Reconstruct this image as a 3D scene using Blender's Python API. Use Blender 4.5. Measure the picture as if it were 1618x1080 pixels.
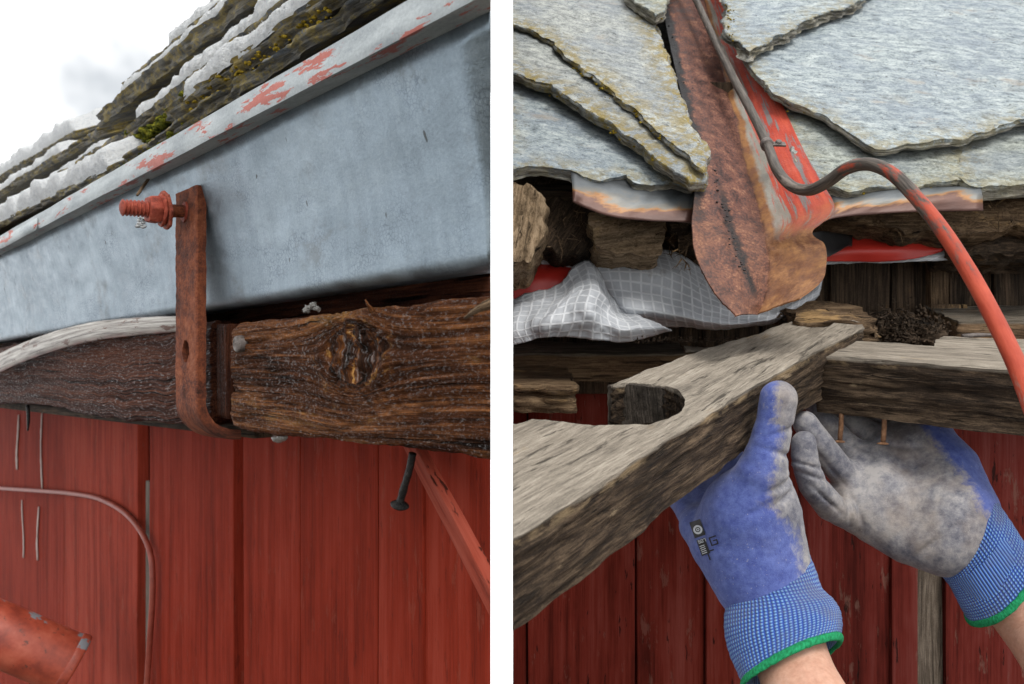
import bpy, bmesh, math, random
import numpy as np
from mathutils import Vector, Matrix, noise
from mathutils.geometry import delaunay_2d_cdt

random.seed(7)
rng = np.random.default_rng(7)
scene = bpy.context.scene
for o in list(bpy.data.objects):
    bpy.data.objects.remove(o)

# ------------------------------------------------------------------ camera, sky, sun, exposure
F = 1400.0            # focal length in units of the photograph's pixels (1618 wide)
EYE = 2.4             # eye height on the ladder, metres
cam = bpy.data.cameras.new('camera')
cam.sensor_width = 36.0
cam.lens = 36.0 * F / 1618.0
cam.clip_start = 0.02
cam.clip_end = 2000
cam.dof.use_dof = True
cam.dof.focus_distance = 0.72
cam.dof.aperture_fstop = 17
camo = bpy.data.objects.new('camera', cam)
scene.collection.objects.link(camo)
camo.location = (0, 0, EYE)
camo.rotation_euler = (math.pi / 2, 0, 0)
scene.camera = camo

SUN_EL, SUN_AZ = math.radians(54), math.radians(158)     # azimuth clockwise from +Y
world = bpy.data.worlds.new('World')
scene.world = world
world.use_nodes = True
wt = world.node_tree
bg = wt.nodes['Background']
sky = wt.nodes.new('ShaderNodeTexSky')
sky.sky_type = 'NISHITA'
sky.sun_disc = False
sky.sun_elevation = SUN_EL
sky.sun_rotation = SUN_AZ
hsv = wt.nodes.new('ShaderNodeHueSaturation')
hsv.inputs['Saturation'].default_value = 0.25
wt.links.new(sky.outputs[0], hsv.inputs['Color'])
cl = wt.nodes.new('ShaderNodeTexNoise')                  # soft overcast cloud
cl.inputs['Scale'].default_value = 4.5
cl.inputs['Detail'].default_value = 4
tcw = wt.nodes.new('ShaderNodeTexCoord')
mpw = wt.nodes.new('ShaderNodeMapping')
mpw.inputs['Location'].default_value = (5.428, 0.569, 14.90)
wt.links.new(tcw.outputs['Generated'], mpw.inputs[0])
wt.links.new(mpw.outputs[0], cl.inputs['Vector'])
ov = wt.nodes.new('ShaderNodeValToRGB')
ov.color_ramp.elements[0].position = 0.36
ov.color_ramp.elements[0].color = (0.44, 0.465, 0.49, 1)
ov.color_ramp.elements[1].position = 0.50
ov.color_ramp.elements[1].color = (1.0, 1.0, 1.0, 1)
wt.links.new(cl.outputs[0], ov.inputs[0])
sc_ = wt.nodes.new('ShaderNodeVectorMath')
sc_.operation = 'SCALE'
sc_.inputs['Scale'].default_value = 12.5
wt.links.new(ov.outputs[0], sc_.inputs[0])
mxw = wt.nodes.new('ShaderNodeMix')
mxw.data_type = 'RGBA'
mxw.inputs[0].default_value = 0.85
wt.links.new(hsv.outputs[0], mxw.inputs[6])
wt.links.new(sc_.outputs[0], mxw.inputs[7])
wt.links.new(mxw.outputs[2], bg.inputs['Color'])
bg.inputs['Strength'].default_value = 0.10

sun = bpy.data.lights.new('sun', 'SUN')
sun.energy = 2.0
sun.angle = math.radians(24)
sun.color = (1.0, 0.965, 0.91)
suno = bpy.data.objects.new('sun', sun)
scene.collection.objects.link(suno)
sd = Vector((math.sin(SUN_AZ) * math.cos(SUN_EL), math.cos(SUN_AZ) * math.cos(SUN_EL), math.sin(SUN_EL)))
suno.rotation_euler = sd.to_track_quat('Z', 'Y').to_euler()
suno.location = (0, -3, 6)

scene.cycles.diffuse_bounces = 3
scene.cycles.glossy_bounces = 2
scene.view_settings.view_transform = 'Standard'
scene.view_settings.look = 'None'
scene.view_settings.exposure = 0.42
scene.view_settings.gamma = 1.0
scene.view_settings.use_curve_mapping = False

# ------------------------------------------------------------------ geometry helpers
CAM = Vector((0, 0, EYE))

def P(px, py, d):
    return Vector(((px - 809) / F * d, d, EYE + (540 - py) / F * d))

def ray(px, py):
    return Vector(((px - 809) / F, 1.0, (540 - py) / F))

def hit(px, py, p0, n):
    r = ray(px, py)
    return CAM + r * ((p0 - CAM).dot(n) / r.dot(n))

def pix(p):
    q = p - CAM
    return 809 + q.x / q.y * F, 540 - q.z / q.y * F

def nz(p, s=1.0, seed=0.0):
    return noise.noise(Vector((p[0] * s + seed, p[1] * s + seed * 1.7, p[2] * s - seed)))

def fb(p, s=1.0, seed=0.0, o=4):
    return noise.fractal(Vector((p[0] * s + seed, p[1] * s + seed * 1.7, p[2] * s - seed)), 0.6, 2.1, o)

# the two places end along two vertical planes either side of the open gap between them
CUT_L = Vector((F, 34.0, 0)).normalized()        # keep what is left of it
CUT_R = Vector((F, -1.5, 0)).normalized()        # keep what is right of it

def cut_bm(bm, side):
    n = CUT_L if side == 'L' else -CUT_R
    g = bm.verts[:] + bm.edges[:] + bm.faces[:]
    r = bmesh.ops.bisect_plane(bm, geom=g, plane_co=CAM, plane_no=n, clear_outer=True, dist=1e-6)
    ed = [e for e in r['geom_cut'] if isinstance(e, bmesh.types.BMEdge) and e.is_valid]
    if ed:
        try:
            bmesh.ops.holes_fill(bm, edges=ed, sides=0)
        except Exception:
            pass

def tag(o, label=None, cat=None, group=None, kind=None):
    if label: o['label'] = label
    if cat: o['category'] = cat
    if group: o['group'] = group
    if kind: o['kind'] = kind
    return o

def empty(name, loc, label, cat, group=None):
    o = bpy.data.objects.new(name, None)
    o.empty_display_size = 0.05
    scene.collection.objects.link(o)
    o.location = loc
    return tag(o, label, cat, group)

def wloc(o):
    v = Vector(o.location)
    while o.parent:
        o = o.parent
        v = v + Vector(o.location)
    return v

def obj(name, V, Fc, mat, parent=None, smooth=True, gl=None, attrs=None, cut=None, sharp=None):
    """one mesh object from world-space vertices; origin goes to its base"""
    me = bpy.data.meshes.new(name)
    me.from_pydata([tuple(v) for v in V], [], [tuple(f) for f in Fc])
    if gl is not None:
        a = me.attributes.new('gl', 'FLOAT_VECTOR', 'POINT')
        a.data.foreach_set('vector', np.asarray(gl, dtype=np.float32).ravel())
    for k, arr in (attrs or {}).items():
        arr = np.asarray(arr, dtype=np.float32)
        if arr.ndim == 2:
            a = me.attributes.new(k, 'FLOAT_VECTOR', 'POINT')
            a.data.foreach_set('vector', arr.ravel())
        else:
            a = me.attributes.new(k, 'FLOAT', 'POINT')
            a.data.foreach_set('value', arr)
    bm = bmesh.new()
    bm.from_mesh(me)
    if cut:
        cut_bm(bm, cut)
    bmesh.ops.recalc_face_normals(bm, faces=bm.faces[:])
    bm.to_mesh(me)
    bm.free()
    if len(me.vertices) == 0:
        return None
    co = np.empty(len(me.vertices) * 3, dtype=np.float32)
    me.vertices.foreach_get('co', co)
    co = co.reshape(-1, 3)
    mn, mxx = co.min(0), co.max(0)
    base = Vector(((mn[0] + mxx[0]) / 2, (mn[1] + mxx[1]) / 2, mn[2]))
    co -= np.array(base, dtype=np.float32)
    me.vertices.foreach_set('co', co.ravel())
    if smooth:
        me.polygons.foreach_set('use_smooth', [True] * len(me.polygons))
    if smooth and sharp: me.set_sharp_from_angle(angle=math.radians(sharp))
    me.update()
    o = bpy.data.objects.new(name, me)
    me.materials.append(mat)
    scene.collection.objects.link(o)
    if parent:
        o.parent = parent
        o.location = base - wloc(parent)
    else:
        o.location = base
    return o

def crom(pts, n):
    """Catmull-Rom through points (numpy rows), n steps per span"""
    p = np.asarray(pts, dtype=float)
    p = np.vstack([2 * p[0] - p[1], p, 2 * p[-1] - p[-2]])
    out = []
    for i in range(1, len(p) - 2):
        for k in range(n):
            t = k / n
            a, b, c, d = p[i - 1], p[i], p[i + 1], p[i + 2]
            out.append(0.5 * (2 * b + (c - a) * t + (2 * a - 5 * b + 4 * c - d) * t * t + (3 * b - a - 3 * c + d) * t ** 3))
    out.append(p[-2])
    return np.array(out)

def inside(poly, q):
    x, y = q[:, 0], q[:, 1]
    r = np.zeros(len(q), bool)
    n = len(poly)
    for i in range(n):
        x1, y1 = poly[i]; x2, y2 = poly[(i + 1) % n]
        c = ((y1 > y) != (y2 > y)) & (x < (x2 - x1) * (y - y1) / (y2 - y1 + 1e-12) + x1)
        r ^= c
    return r

def resample(poly, step):
    out = []
    n = len(poly)
    for i in range(n):
        a, b = np.array(poly[i]), np.array(poly[(i + 1) % n])
        k = max(1, int(np.linalg.norm(b - a) / step))
        for j in range(k):
            out.append(a + (b - a) * j / k)
    return np.array(out)

def cdt(b, inner):
    pts = [Vector(p) for p in np.vstack([b, inner])] if len(inner) else [Vector(p) for p in b]
    n = len(b)
    r = delaunay_2d_cdt(pts, [(i, (i + 1) % n) for i in range(n)], [], 1, 1e-7)
    return np.array([tuple(v) for v in r[0]]), [list(f) for f in r[2]]

def slab(name, outline, p0, nrm, thick, mat, parent=None, grain=None, res=0.012, step=0.005,
         jit=0.0015, jf=60, top=0.0008, tf=30, side=0.002, rings=4, stretch=1.0, cut=None, seed=None,
         smooth=True, local=False, curl=None, attrs_fn=None):
    """a real piece with thickness: outline (photo pixels laid on the piece's own plane, or 2-D metres) + ragged layered edge"""
    nrm = Vector(nrm).normalized()
    p0 = Vector(p0)
    g = Vector(grain) if grain else Vector((1, 0, 0))
    ex = (g - nrm * g.dot(nrm)).normalized()
    ey = nrm.cross(ex)
    seed = random.uniform(0, 50) if seed is None else seed
    if local:
        poly = [np.array(p) for p in outline]
    else:
        poly = []
        for q in outline:
            w = hit(q[0], q[1], p0, nrm) - p0
            poly.append(np.array((w.dot(ex), w.dot(ey))))
    poly = np.array(poly)
    ar = 0.5 * np.sum(poly[:, 0] * np.roll(poly[:, 1], -1) - np.roll(poly[:, 0], -1) * poly[:, 1])
    if ar < 0:
        poly = poly[::-1]
    B = resample(poly, step)
    nb = len(B)
    T = np.roll(B, -1, 0) - np.roll(B, 1, 0)
    T /= np.linalg.norm(T, axis=1)[:, None] + 1e-12
    O = np.stack([T[:, 1], -T[:, 0]], 1)
    rr_ = random.Random(int(seed * 1000))
    lay_ = [rr_.uniform(-.45, .45) for _ in range(rings + 1)]
    def off(i, k):
        q = (B[i][0] / stretch, B[i][1], k * 0.6 * side * 30)
        return jit * fb((q[0], q[1], 0), jf, seed, 4) + (side * (fb((q[0], q[1], k * .35), jf * .9, seed + 9, 3) + lay_[k]) if k else 0)
    ringpts = []
    for k in range(rings + 1):
        ringpts.append(np.array([B[i] + O[i] * (off(i, k)) for i in range(nb)]))
    mn, mxx = B.min(0), B.max(0)
    gx, gy = np.meshgrid(np.arange(mn[0], mxx[0], res), np.arange(mn[1], mxx[1], res))
    Q = np.stack([gx.ravel(), gy.ravel()], 1)
    Q = Q + rng.uniform(-.3, .3, Q.shape) * res
    Q = Q[inside(ringpts[0] , Q)]
    def clear(Q, b):
        if not len(Q): return Q
        keep = np.ones(len(Q), bool)
        for s0 in range(0, len(Q), 2000):
            dd = ((Q[s0:s0 + 2000, None, :] - b[None]) ** 2).sum(2).min(1)
            keep[s0:s0 + 2000] = dd > (0.45 * res) ** 2
        return Q[keep]
    Qi = clear(Q, ringpts[0])
    v2, f2 = cdt(ringpts[0], Qi)
    vb, fbm = cdt(ringpts[-1], np.zeros((0, 2)))
    V2, Z, FC = [], [], []
    def hz(p):
        z = top * 2 * fb((p[0] / stretch, p[1], 0), tf, seed + 3, 4)
        if curl: z += curl(p[0], p[1])
        return z
    for p in v2:
        V2.append(p); Z.append(hz(p))
    FC += f2
    o0 = len(V2)
    for k in range(rings + 1):
        for i in range(nb):
            V2.append(ringpts[k][i])
            Z.append(hz(ringpts[0][i]) * (1 - .5 * k / rings) - thick * k / rings - 0.0)
    for k in range(rings):
        for i in range(nb):
            j = (i + 1) % nb
            FC.append((o0 + k * nb + i, o0 + k * nb + j, o0 + (k + 1) * nb + j, o0 + (k + 1) * nb + i))
    o1 = len(V2)
    for p in vb:
        V2.append(p); Z.append(hz(p) * .5 - thick)
    FC += [[o1 + i for i in f[::-1]] for f in fbm]
    V = [p0 + ex * float(p[0]) + ey * float(p[1]) + nrm * float(z) for p, z in zip(V2, Z)]
    so = random.uniform(0, 7)
    gl = [(p[0] + so, p[1] + so * .37, z) for p, z in zip(V2, Z)]
    V2a = np.array([tuple(p) for p in V2])
    ed = np.zeros(len(V2a))
    for s0 in range(0, len(V2a), 2000):
        ed[s0:s0 + 2000] = np.sqrt(((V2a[s0:s0 + 2000, None, :] - B[None, ::2]) ** 2).sum(2).min(1))
    at = {'edge': ed}
    if attrs_fn:
        at.update(attrs_fn(V))
    o = obj(name, V, FC, mat, parent, smooth, gl, at, cut)
    return o

def tube(name, path, radii, mat, parent=None, seg=16, per=8, cut=None, rough=0.0, rf=80, flat=None, caps=True, ends=True):
    """smooth tube through world points; radii per point; flat = (ratio, axis) squashes the section"""
    pp = crom([tuple(p) for p in path], per)
    rr = crom([(r, 0) for r in (radii if hasattr(radii, '__len__') else [radii] * len(path))], per)[:, 0]
    n = len(pp)
    T = np.gradient(pp, axis=0)
    T /= np.linalg.norm(T, axis=1)[:, None]
    up = Vector(flat[1]) if flat else (Vector((0, 0, 1)) if abs(T[0][2]) < .9 else Vector((1, 0, 0)))
    V, gl, uv, FC = [], [], [], []
    arc = 0
    A = None
    for i in range(n):
        t = Vector(T[i])
        if A is None or flat:
            A = (up - t * up.dot(t)).normalized()
        else:
            A = (A - t * A.dot(t)).normalized()
        Bv = t.cross(A)
        if i: arc += np.linalg.norm(pp[i] - pp[i - 1])
        for k in range(seg):
            th = 2 * math.pi * k / seg
            c = Vector(pp[i])
            ra = rr[i] * (flat[0] if flat else 1)
            q = A * (math.cos(th) * ra) + Bv * (math.sin(th) * rr[i])
            if rough:
                q *= 1 + rough * fb(c + q, rf, 2.0, 3)
            V.append(c + q)
            gl.append((arc, math.cos(th) * rr[i], math.sin(th) * rr[i]))
            uv.append((k / seg, arc, i / (n - 1)))
    for i in range(n - 1):
        for k in range(seg):
            j = (k + 1) % seg
            FC.append((i * seg + k, i * seg + j, (i + 1) * seg + j, (i + 1) * seg + k))
    if caps:
        FC.append(list(range(seg))[::-1])
        FC.append([(n - 1) * seg + k for k in range(seg)])
    return obj(name, V, FC, mat, parent, True, gl, {'pt': uv}, cut)

def brick(name, o, ax, ay, az, dims, mat, parent=None, bev=0.002, cut=None, sub=1, wob=0.0):
    """bevelled plank: corner o, axes ax (across) ay (along the grain) az (thickness), dims in metres"""
    ax, ay, az = Vector(ax).normalized(), Vector(ay).normalized(), Vector(az).normalized()
    bm = bmesh.new()
    vs = [bm.verts.new((x, y, z)) for z in (0, dims[2]) for y in (0, dims[1]) for x in (0, dims[0])]
    for f in ((0, 2, 3, 1), (4, 5, 7, 6), (0, 1, 5, 4), (2, 6, 7, 3), (0, 4, 6, 2), (1, 3, 7, 5)):
        bm.faces.new([vs[i] for i in f])
    if bev:
        bmesh.ops.bevel(bm, geom=bm.edges[:], offset=bev, segments=2, affect='EDGES', profile=.6)
    if sub > 1:
        for k in range(1, sub):
            bmesh.ops.bisect_plane(bm, geom=bm.verts[:] + bm.edges[:] + bm.faces[:], plane_co=(0, dims[1] * k / sub, 0), plane_no=(0, 1, 0))
    so = random.uniform(0, 9)
    bm.verts.index_update()
    V, gl = [], []
    for v in bm.verts:
        x, y, z = v.co
        if wob:
            x += wob * nz((x * 4, y, z), 6, so); z += wob * nz((x * 4, y, z), 7, so + 4)
        V.append(Vector(o) + ax * x + ay * y + az * z)
        gl.append((y + so, x + so * .7, z))
    FC = [[v.index for v in f.verts] for f in bm.faces]
    bm.free()
    return obj(name, V, FC, mat, parent, False, gl, None, cut)

def lerpn(pts, n):
    p = np.asarray(pts, dtype=float)
    out = [p[i] + (p[i + 1] - p[i]) * k / n for i in range(len(p) - 1) for k in range(n)]
    return np.array(out + [p[-1]])

def sheet(name, rows, mat, parent=None, nu=6, nv=6, thick=0.001, wr=0.0, wf=40, cut=None, seed=1.0, lin=False, sharp=None):
    """a cloth or sheet-metal surface through rows of world points (each row the same length)"""
    ip = lerpn if lin else crom
    R = [ip([tuple(p) for p in r], nu) for r in rows]
    R = np.array(R)
    iv = crom if lin == 'u' else ip
    G = np.stack([iv(R[:, j, :], nv) for j in range(R.shape[1])], 1)
    nr, nc = G.shape[:2]
    du = np.gradient(G, axis=1); dv = np.gradient(G, axis=0)
    nn = np.cross(du, dv)
    nn /= np.linalg.norm(nn, axis=2)[:, :, None] + 1e-12
    ul = np.cumsum(np.linalg.norm(du, axis=2), axis=1).mean(0)
    vl = np.cumsum(np.linalg.norm(dv, axis=2), axis=0).mean(1)
    V, gl, uv, FC = [], [], [], []
    for i in range(nr):
        for j in range(nc):
            w = wr * fb((ul[j], vl[i], 0), wf, seed, 4) if wr else 0
            V.append(Vector(G[i, j] + nn[i, j] * w))
            gl.append((ul[j], vl[i], w))
            uv.append((j / (nc - 1), i / (nr - 1), 0))
    for i in range(nr - 1):
        for j in range(nc - 1):
            FC.append((i * nc + j, i * nc + j + 1, (i + 1) * nc + j + 1, (i + 1) * nc + j))
    m = nr * nc
    if thick:
        for i in range(nr):
            for j in range(nc):
                V.append(V[i * nc + j] - Vector(nn[i, j]) * thick)
        gl = gl + gl; uv = uv + uv
        FC += [[m + k for k in f[::-1]] for f in FC]
        edge = [j for j in range(nc)] + [i * nc + nc - 1 for i in range(1, nr)] + [(nr - 1) * nc + j for j in range(nc - 2, -1, -1)] + [i * nc for i in range(nr - 2, 0, -1)]
        for a, b in zip(edge, edge[1:] + edge[:1]):
            FC.append((b, a, m + a, m + b))
    return obj(name, V, FC, mat, parent, True, gl, {'pt': uv}, cut, sharp)

# ---- signed-distance bodies meshed by surface nets (hands, snow)
def sd_caps(X, a, b, ra, rb):
    a, b = np.array(a), np.array(b)
    ab = b - a
    t = np.clip(((X - a) @ ab) / (ab @ ab), 0, 1)
    return np.linalg.norm(X - a - t[..., None] * ab, axis=-1) - (ra + (rb - ra) * t)

def sd_ell(X, c, ax, r):
    q = (X - np.array(c)) @ np.array([tuple(v) for v in ax]).T
    r = np.array(r)
    k0 = np.linalg.norm(q / r, axis=-1); k1 = np.linalg.norm(q / r ** 2, axis=-1)
    return k0 * (k0 - 1) / (k1 + 1e-9)

def smin(a, b, k):
    h = np.clip(0.5 + 0.5 * (b - a) / k, 0, 1)
    return b + (a - b) * h - k * h * (1 - h)

def nets(fn, lo, hi, res):
    ax = [np.arange(lo[i], hi[i] + res, res) for i in range(3)]
    X = np.stack(np.meshgrid(*ax, indexing='ij'), -1)
    D = fn(X)
    n = np.array(D.shape)
    S = D < 0
    c = [(i, j, k) for i in (0, 1) for j in (0, 1) for k in (0, 1)]
    sl = lambda A, o: A[o[0]:n[0] - 1 + o[0], o[1]:n[1] - 1 + o[1], o[2]:n[2] - 1 + o[2]]
    cnt = sum(sl(S, o).astype(int) for o in c)
    mix = (cnt > 0) & (cnt < 8)
    acc = np.zeros(tuple(n - 1) + (3,)); num = np.zeros(tuple(n - 1))
    for o in c:
        for a in range(3):
            if o[a]: continue
            o2 = list(o); o2[a] = 1
            d0, d1 = sl(D, o), sl(D, o2)
            cr = (d0 < 0) != (d1 < 0)
            t = np.where(cr, d0 / np.where(cr, d0 - d1, 1), 0)
            for q in range(3):
                acc[..., q] += np.where(cr, o[q] + (t if q == a else 0), 0)
            num += cr
    idx = -np.ones(tuple(n - 1), int)
    w = np.argwhere(mix)
    idx[mix] = np.arange(len(w))
    V = np.array(lo) + (w + acc[mix] / num[mix][:, None]) * res
    FC = []
    for a in range(3):
        b, e = (a + 1) % 3, (a + 2) % 3
        s0 = [slice(1, -1)] * 3; s0[a] = slice(0, -1)
        s1 = [slice(1, -1)] * 3; s1[a] = slice(1, None)
        cr = S[tuple(s0)] != S[tuple(s1)]
        fl = S[tuple(s0)][cr]
        q = np.argwhere(cr)
        q[:, b] += 1; q[:, e] += 1
        def g(db, de):
            r = q.copy(); r[:, b] -= db; r[:, e] -= de
            return idx[r[:, 0], r[:, 1], r[:, 2]]
        quad = np.stack([g(1, 1), g(0, 1), g(0, 0), g(1, 0)], 1)
        quad[~fl] = quad[~fl][:, ::-1]
        FC.append(quad)
    return V, np.vstack(FC)

# ------------------------------------------------------------------ material helpers
class MB:
    def __init__(s, name):
        s.m = bpy.data.materials.new(name)
        s.m.use_nodes = True
        s.t = s.m.node_tree
        s.b = s.t.nodes['Principled BSDF']
    def put(s, sock, v):
        if isinstance(v, bpy.types.NodeSocket):
            s.t.links.new(v, sock)
        elif v is not None:
            if sock.type == 'RGBA' and hasattr(v, '__len__'):
                v = tuple(v) + (1,) if len(v) == 3 else v
            elif sock.type == 'RGBA':
                v = (v, v, v, 1)
            sock.default_value = v
    def at(s, name, out='Vector'):
        n = s.t.nodes.new('ShaderNodeAttribute'); n.attribute_name = name
        return n.outputs[out]
    def mp(s, v, sc=(1, 1, 1), loc=(0, 0, 0), rot=(0, 0, 0)):
        n = s.t.nodes.new('ShaderNodeMapping')
        s.put(n.inputs[0], v)
        n.inputs['Scale'].default_value = sc; n.inputs['Location'].default_value = loc; n.inputs['Rotation'].default_value = rot
        return n.outputs[0]
    def no(s, v, scale, detail=4, rough=.55, dist=0, out=0):
        n = s.t.nodes.new('ShaderNodeTexNoise')
        s.put(n.inputs['Vector'], v)
        n.inputs['Scale'].default_value = scale; n.inputs['Detail'].default_value = detail
        n.inputs['Roughness'].default_value = rough; n.inputs['Distortion'].default_value = dist
        return n.outputs[out]
    def vo(s, v, scale, feature='F1', out=0):
        n = s.t.nodes.new('ShaderNodeTexVoronoi'); n.feature = feature
        s.put(n.inputs['Vector'], v); n.inputs['Scale'].default_value = scale
        return n.outputs[out]
    def rp(s, fac, stops):
        n = s.t.nodes.new('ShaderNodeValToRGB')
        cr = n.color_ramp
        while len(cr.elements) < len(stops): cr.elements.new(.5)
        for e, (p, c) in zip(cr.elements, stops):
            e.position = p
            e.color = (c, c, c, 1) if not hasattr(c, '__len__') else tuple(c) + (1,)
        s.put(n.inputs[0], fac)
        return n.outputs[0]
    def mx(s, fac, a, b, blend='MIX'):
        n = s.t.nodes.new('ShaderNodeMix'); n.data_type = 'RGBA'; n.blend_type = blend
        s.put(n.inputs[0], fac); s.put(n.inputs[6], a); s.put(n.inputs[7], b)
        return n.outputs[2]
    def ma(s, op, a, b=None, c=None):
        n = s.t.nodes.new('ShaderNodeMath'); n.operation = op
        s.put(n.inputs[0], a)
        if b is not None: s.put(n.inputs[1], b)
        if c is not None: s.put(n.inputs[2], c)
        return n.outputs[0]
    def xyz(s, v):
        n = s.t.nodes.new('ShaderNodeSeparateXYZ'); s.put(n.inputs[0], v)
        return n.outputs
    def bump(s, h, st=.5, dist=.001, nrm=None):
        n = s.t.nodes.new('ShaderNodeBump')
        s.put(n.inputs['Height'], h); n.inputs['Strength'].default_value = st; n.inputs['Distance'].default_value = dist
        if nrm: s.put(n.inputs['Normal'], nrm)
        return n.outputs[0]
    def fin(s, col, rough=.7, bump=None, metal=0, spec=.5, **k):
        s.put(s.b.inputs['Base Color'], col); s.put(s.b.inputs['Roughness'], rough); s.put(s.b.inputs['Metallic'], metal)
        s.put(s.b.inputs['Specular IOR Level'], spec)
        if bump: s.put(s.b.inputs['Normal'], bump)
        for q, v in k.items():
            s.put(s.b.inputs[q.replace('_', ' ')], v)
        return s.m

def wood(name, dark, mid, light, fresh=None, rough=.85, warp=.010, al=1.0, wet=0.0, bs=.8, crack=.5, gs=1.0, freshlo=.58, side=None, arris=None, glint=.7):
    m = MB(name); v = m.at('gl')
    wv = m.t.nodes.new('ShaderNodeVectorMath'); wv.operation = 'ADD'
    dn = m.t.nodes.new('ShaderNodeVectorMath'); dn.operation = 'SCALE'
    m.put(dn.inputs[0], m.no(m.mp(v, (6, 14, 14)), 1, 2, out=1)); dn.inputs['Scale'].default_value = warp
    m.put(wv.inputs[0], v); m.put(wv.inputs[1], dn.outputs[0]); w = wv.outputs[0]
    fine = m.no(m.mp(w, (16 * gs * al, 520 * gs, 520 * gs)), 1, 6, .68)
    broad = m.no(m.mp(w, (6 * gs * al, 95 * gs, 95 * gs)), 1, 5, .65)
    blot = m.no(m.mp(v, (11, 26, 26)), 1, 6, .7)
    grit = m.no(v, 800, 4, .7)
    mixv = m.ma('ADD', m.ma('ADD', m.ma('MULTIPLY', fine, .40), m.ma('MULTIPLY', grit, .12)), m.ma('ADD', m.ma('MULTIPLY', broad, .28), m.ma('MULTIPLY', blot, .24)))
    col = m.rp(mixv, [(.41, dark), (.51, mid), (.63, light)])
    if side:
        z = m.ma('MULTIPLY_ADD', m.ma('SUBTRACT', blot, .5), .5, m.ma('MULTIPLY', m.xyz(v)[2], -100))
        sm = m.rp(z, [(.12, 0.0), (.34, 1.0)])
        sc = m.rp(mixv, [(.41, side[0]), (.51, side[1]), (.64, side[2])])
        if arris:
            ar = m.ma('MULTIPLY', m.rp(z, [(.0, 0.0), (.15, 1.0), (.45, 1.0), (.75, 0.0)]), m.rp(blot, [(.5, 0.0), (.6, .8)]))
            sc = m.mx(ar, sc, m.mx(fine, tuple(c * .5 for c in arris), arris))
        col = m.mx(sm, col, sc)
    if fresh:
        col = m.mx(m.rp(blot, [(freshlo, 0.0), (freshlo + .06, .85)]), col, m.mx(m.rp(fine, [(.38, 0.0), (.60, 1.0)]), tuple(c * .35 for c in fresh), fresh))
    ck = m.rp(m.no(m.mp(w, (7 * gs * al, 150 * gs, 150 * gs), (3, 1, 7)), 1, 4, .6), [(.33, 1.0), (.39, 0.0)])
    col = m.mx(m.ma('MULTIPLY', ck, crack), col, tuple(c * .2 for c in (side[0] if side else dark)))
    kn = m.at('knot', 'Fac')
    col = m.mx(m.ma('MULTIPLY', kn, .9), col, m.rp(m.no(v, 75, 5, .75), [(.40, (.005, .004, .003)), (.50, (.045, .018, .010)), (.57, (.14, .05, .014)), (.64, (.50, .26, .08))]))
    h = m.ma('SUBTRACT', m.ma('ADD', m.ma('MULTIPLY', fine, 1.0), broad), m.ma('MULTIPLY', ck, .9))
    h = m.ma('ADD', h, m.ma('MULTIPLY', grit, .35))
    b = m.bump(h, bs, .003)
    if wet:
        gm = m.rp(m.no(m.mp(w, (420, 620, 620), (5, 5, 5)), 1, 4, .7), [(.55, 0.0), (.62, 1.0)])
        return m.fin(col, m.mx(gm, .6, .16), b, spec=m.mx(gm, .03, glint))
    return m.fin(col, rough, b, spec=.2)

def redpaint(name, base, worn, streak=.4, rough=.7, specks=.85, con=1.0):
    m = MB(name); v = m.at('gl')
    fine = m.no(m.mp(v, (9, 330, 330)), 1, 4, .65)
    streaks = m.no(m.mp(v, (2.2, 46, 46)), 1, 5, .68)
    blot = m.no(m.mp(v, (6, 14, 14)), 1, 5, .65)
    d = tuple(c * (1 - .58 * con) for c in base); l = (min(1, base[0] * (1 + .35 * con)), base[1] * (1 + .6 * con) + .010 * con, base[2] * (1 + .7 * con) + .010 * con)
    k = m.ma('ADD', m.ma('MULTIPLY', streaks, .5), m.ma('ADD', m.ma('MULTIPLY', fine, .2), m.ma('MULTIPLY', blot, .3)))
    col = m.rp(k, [(.40, d), (.50, base), (.62, l)])
    spots = m.rp(m.no(m.mp(v, (18, 70, 70), (4, 2, 0)), 1, 5, .7), [(.60, 0.0), (.65, 1.0)])
    col = m.mx(m.ma('MULTIPLY', spots, streak), col, m.mx(fine, tuple(c * .5 for c in worn), worn))
    dark = m.rp(m.no(m.mp(v, (22, 120, 120), (9, 5, 0)), 1, 4, .65), [(.63, 0.0), (.67, specks)])
    col = m.mx(dark, col, (.012, .006, .005))
    b = m.bump(m.ma('ADD', m.ma('ADD', fine, streaks), m.ma('SUBTRACT', m.ma('MULTIPLY', blot, .7), m.ma('MULTIPLY', m.ma('ADD', dark, spots), .7))), .55, .0018)
    return m.fin(col, rough, b, spec=.05)

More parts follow.
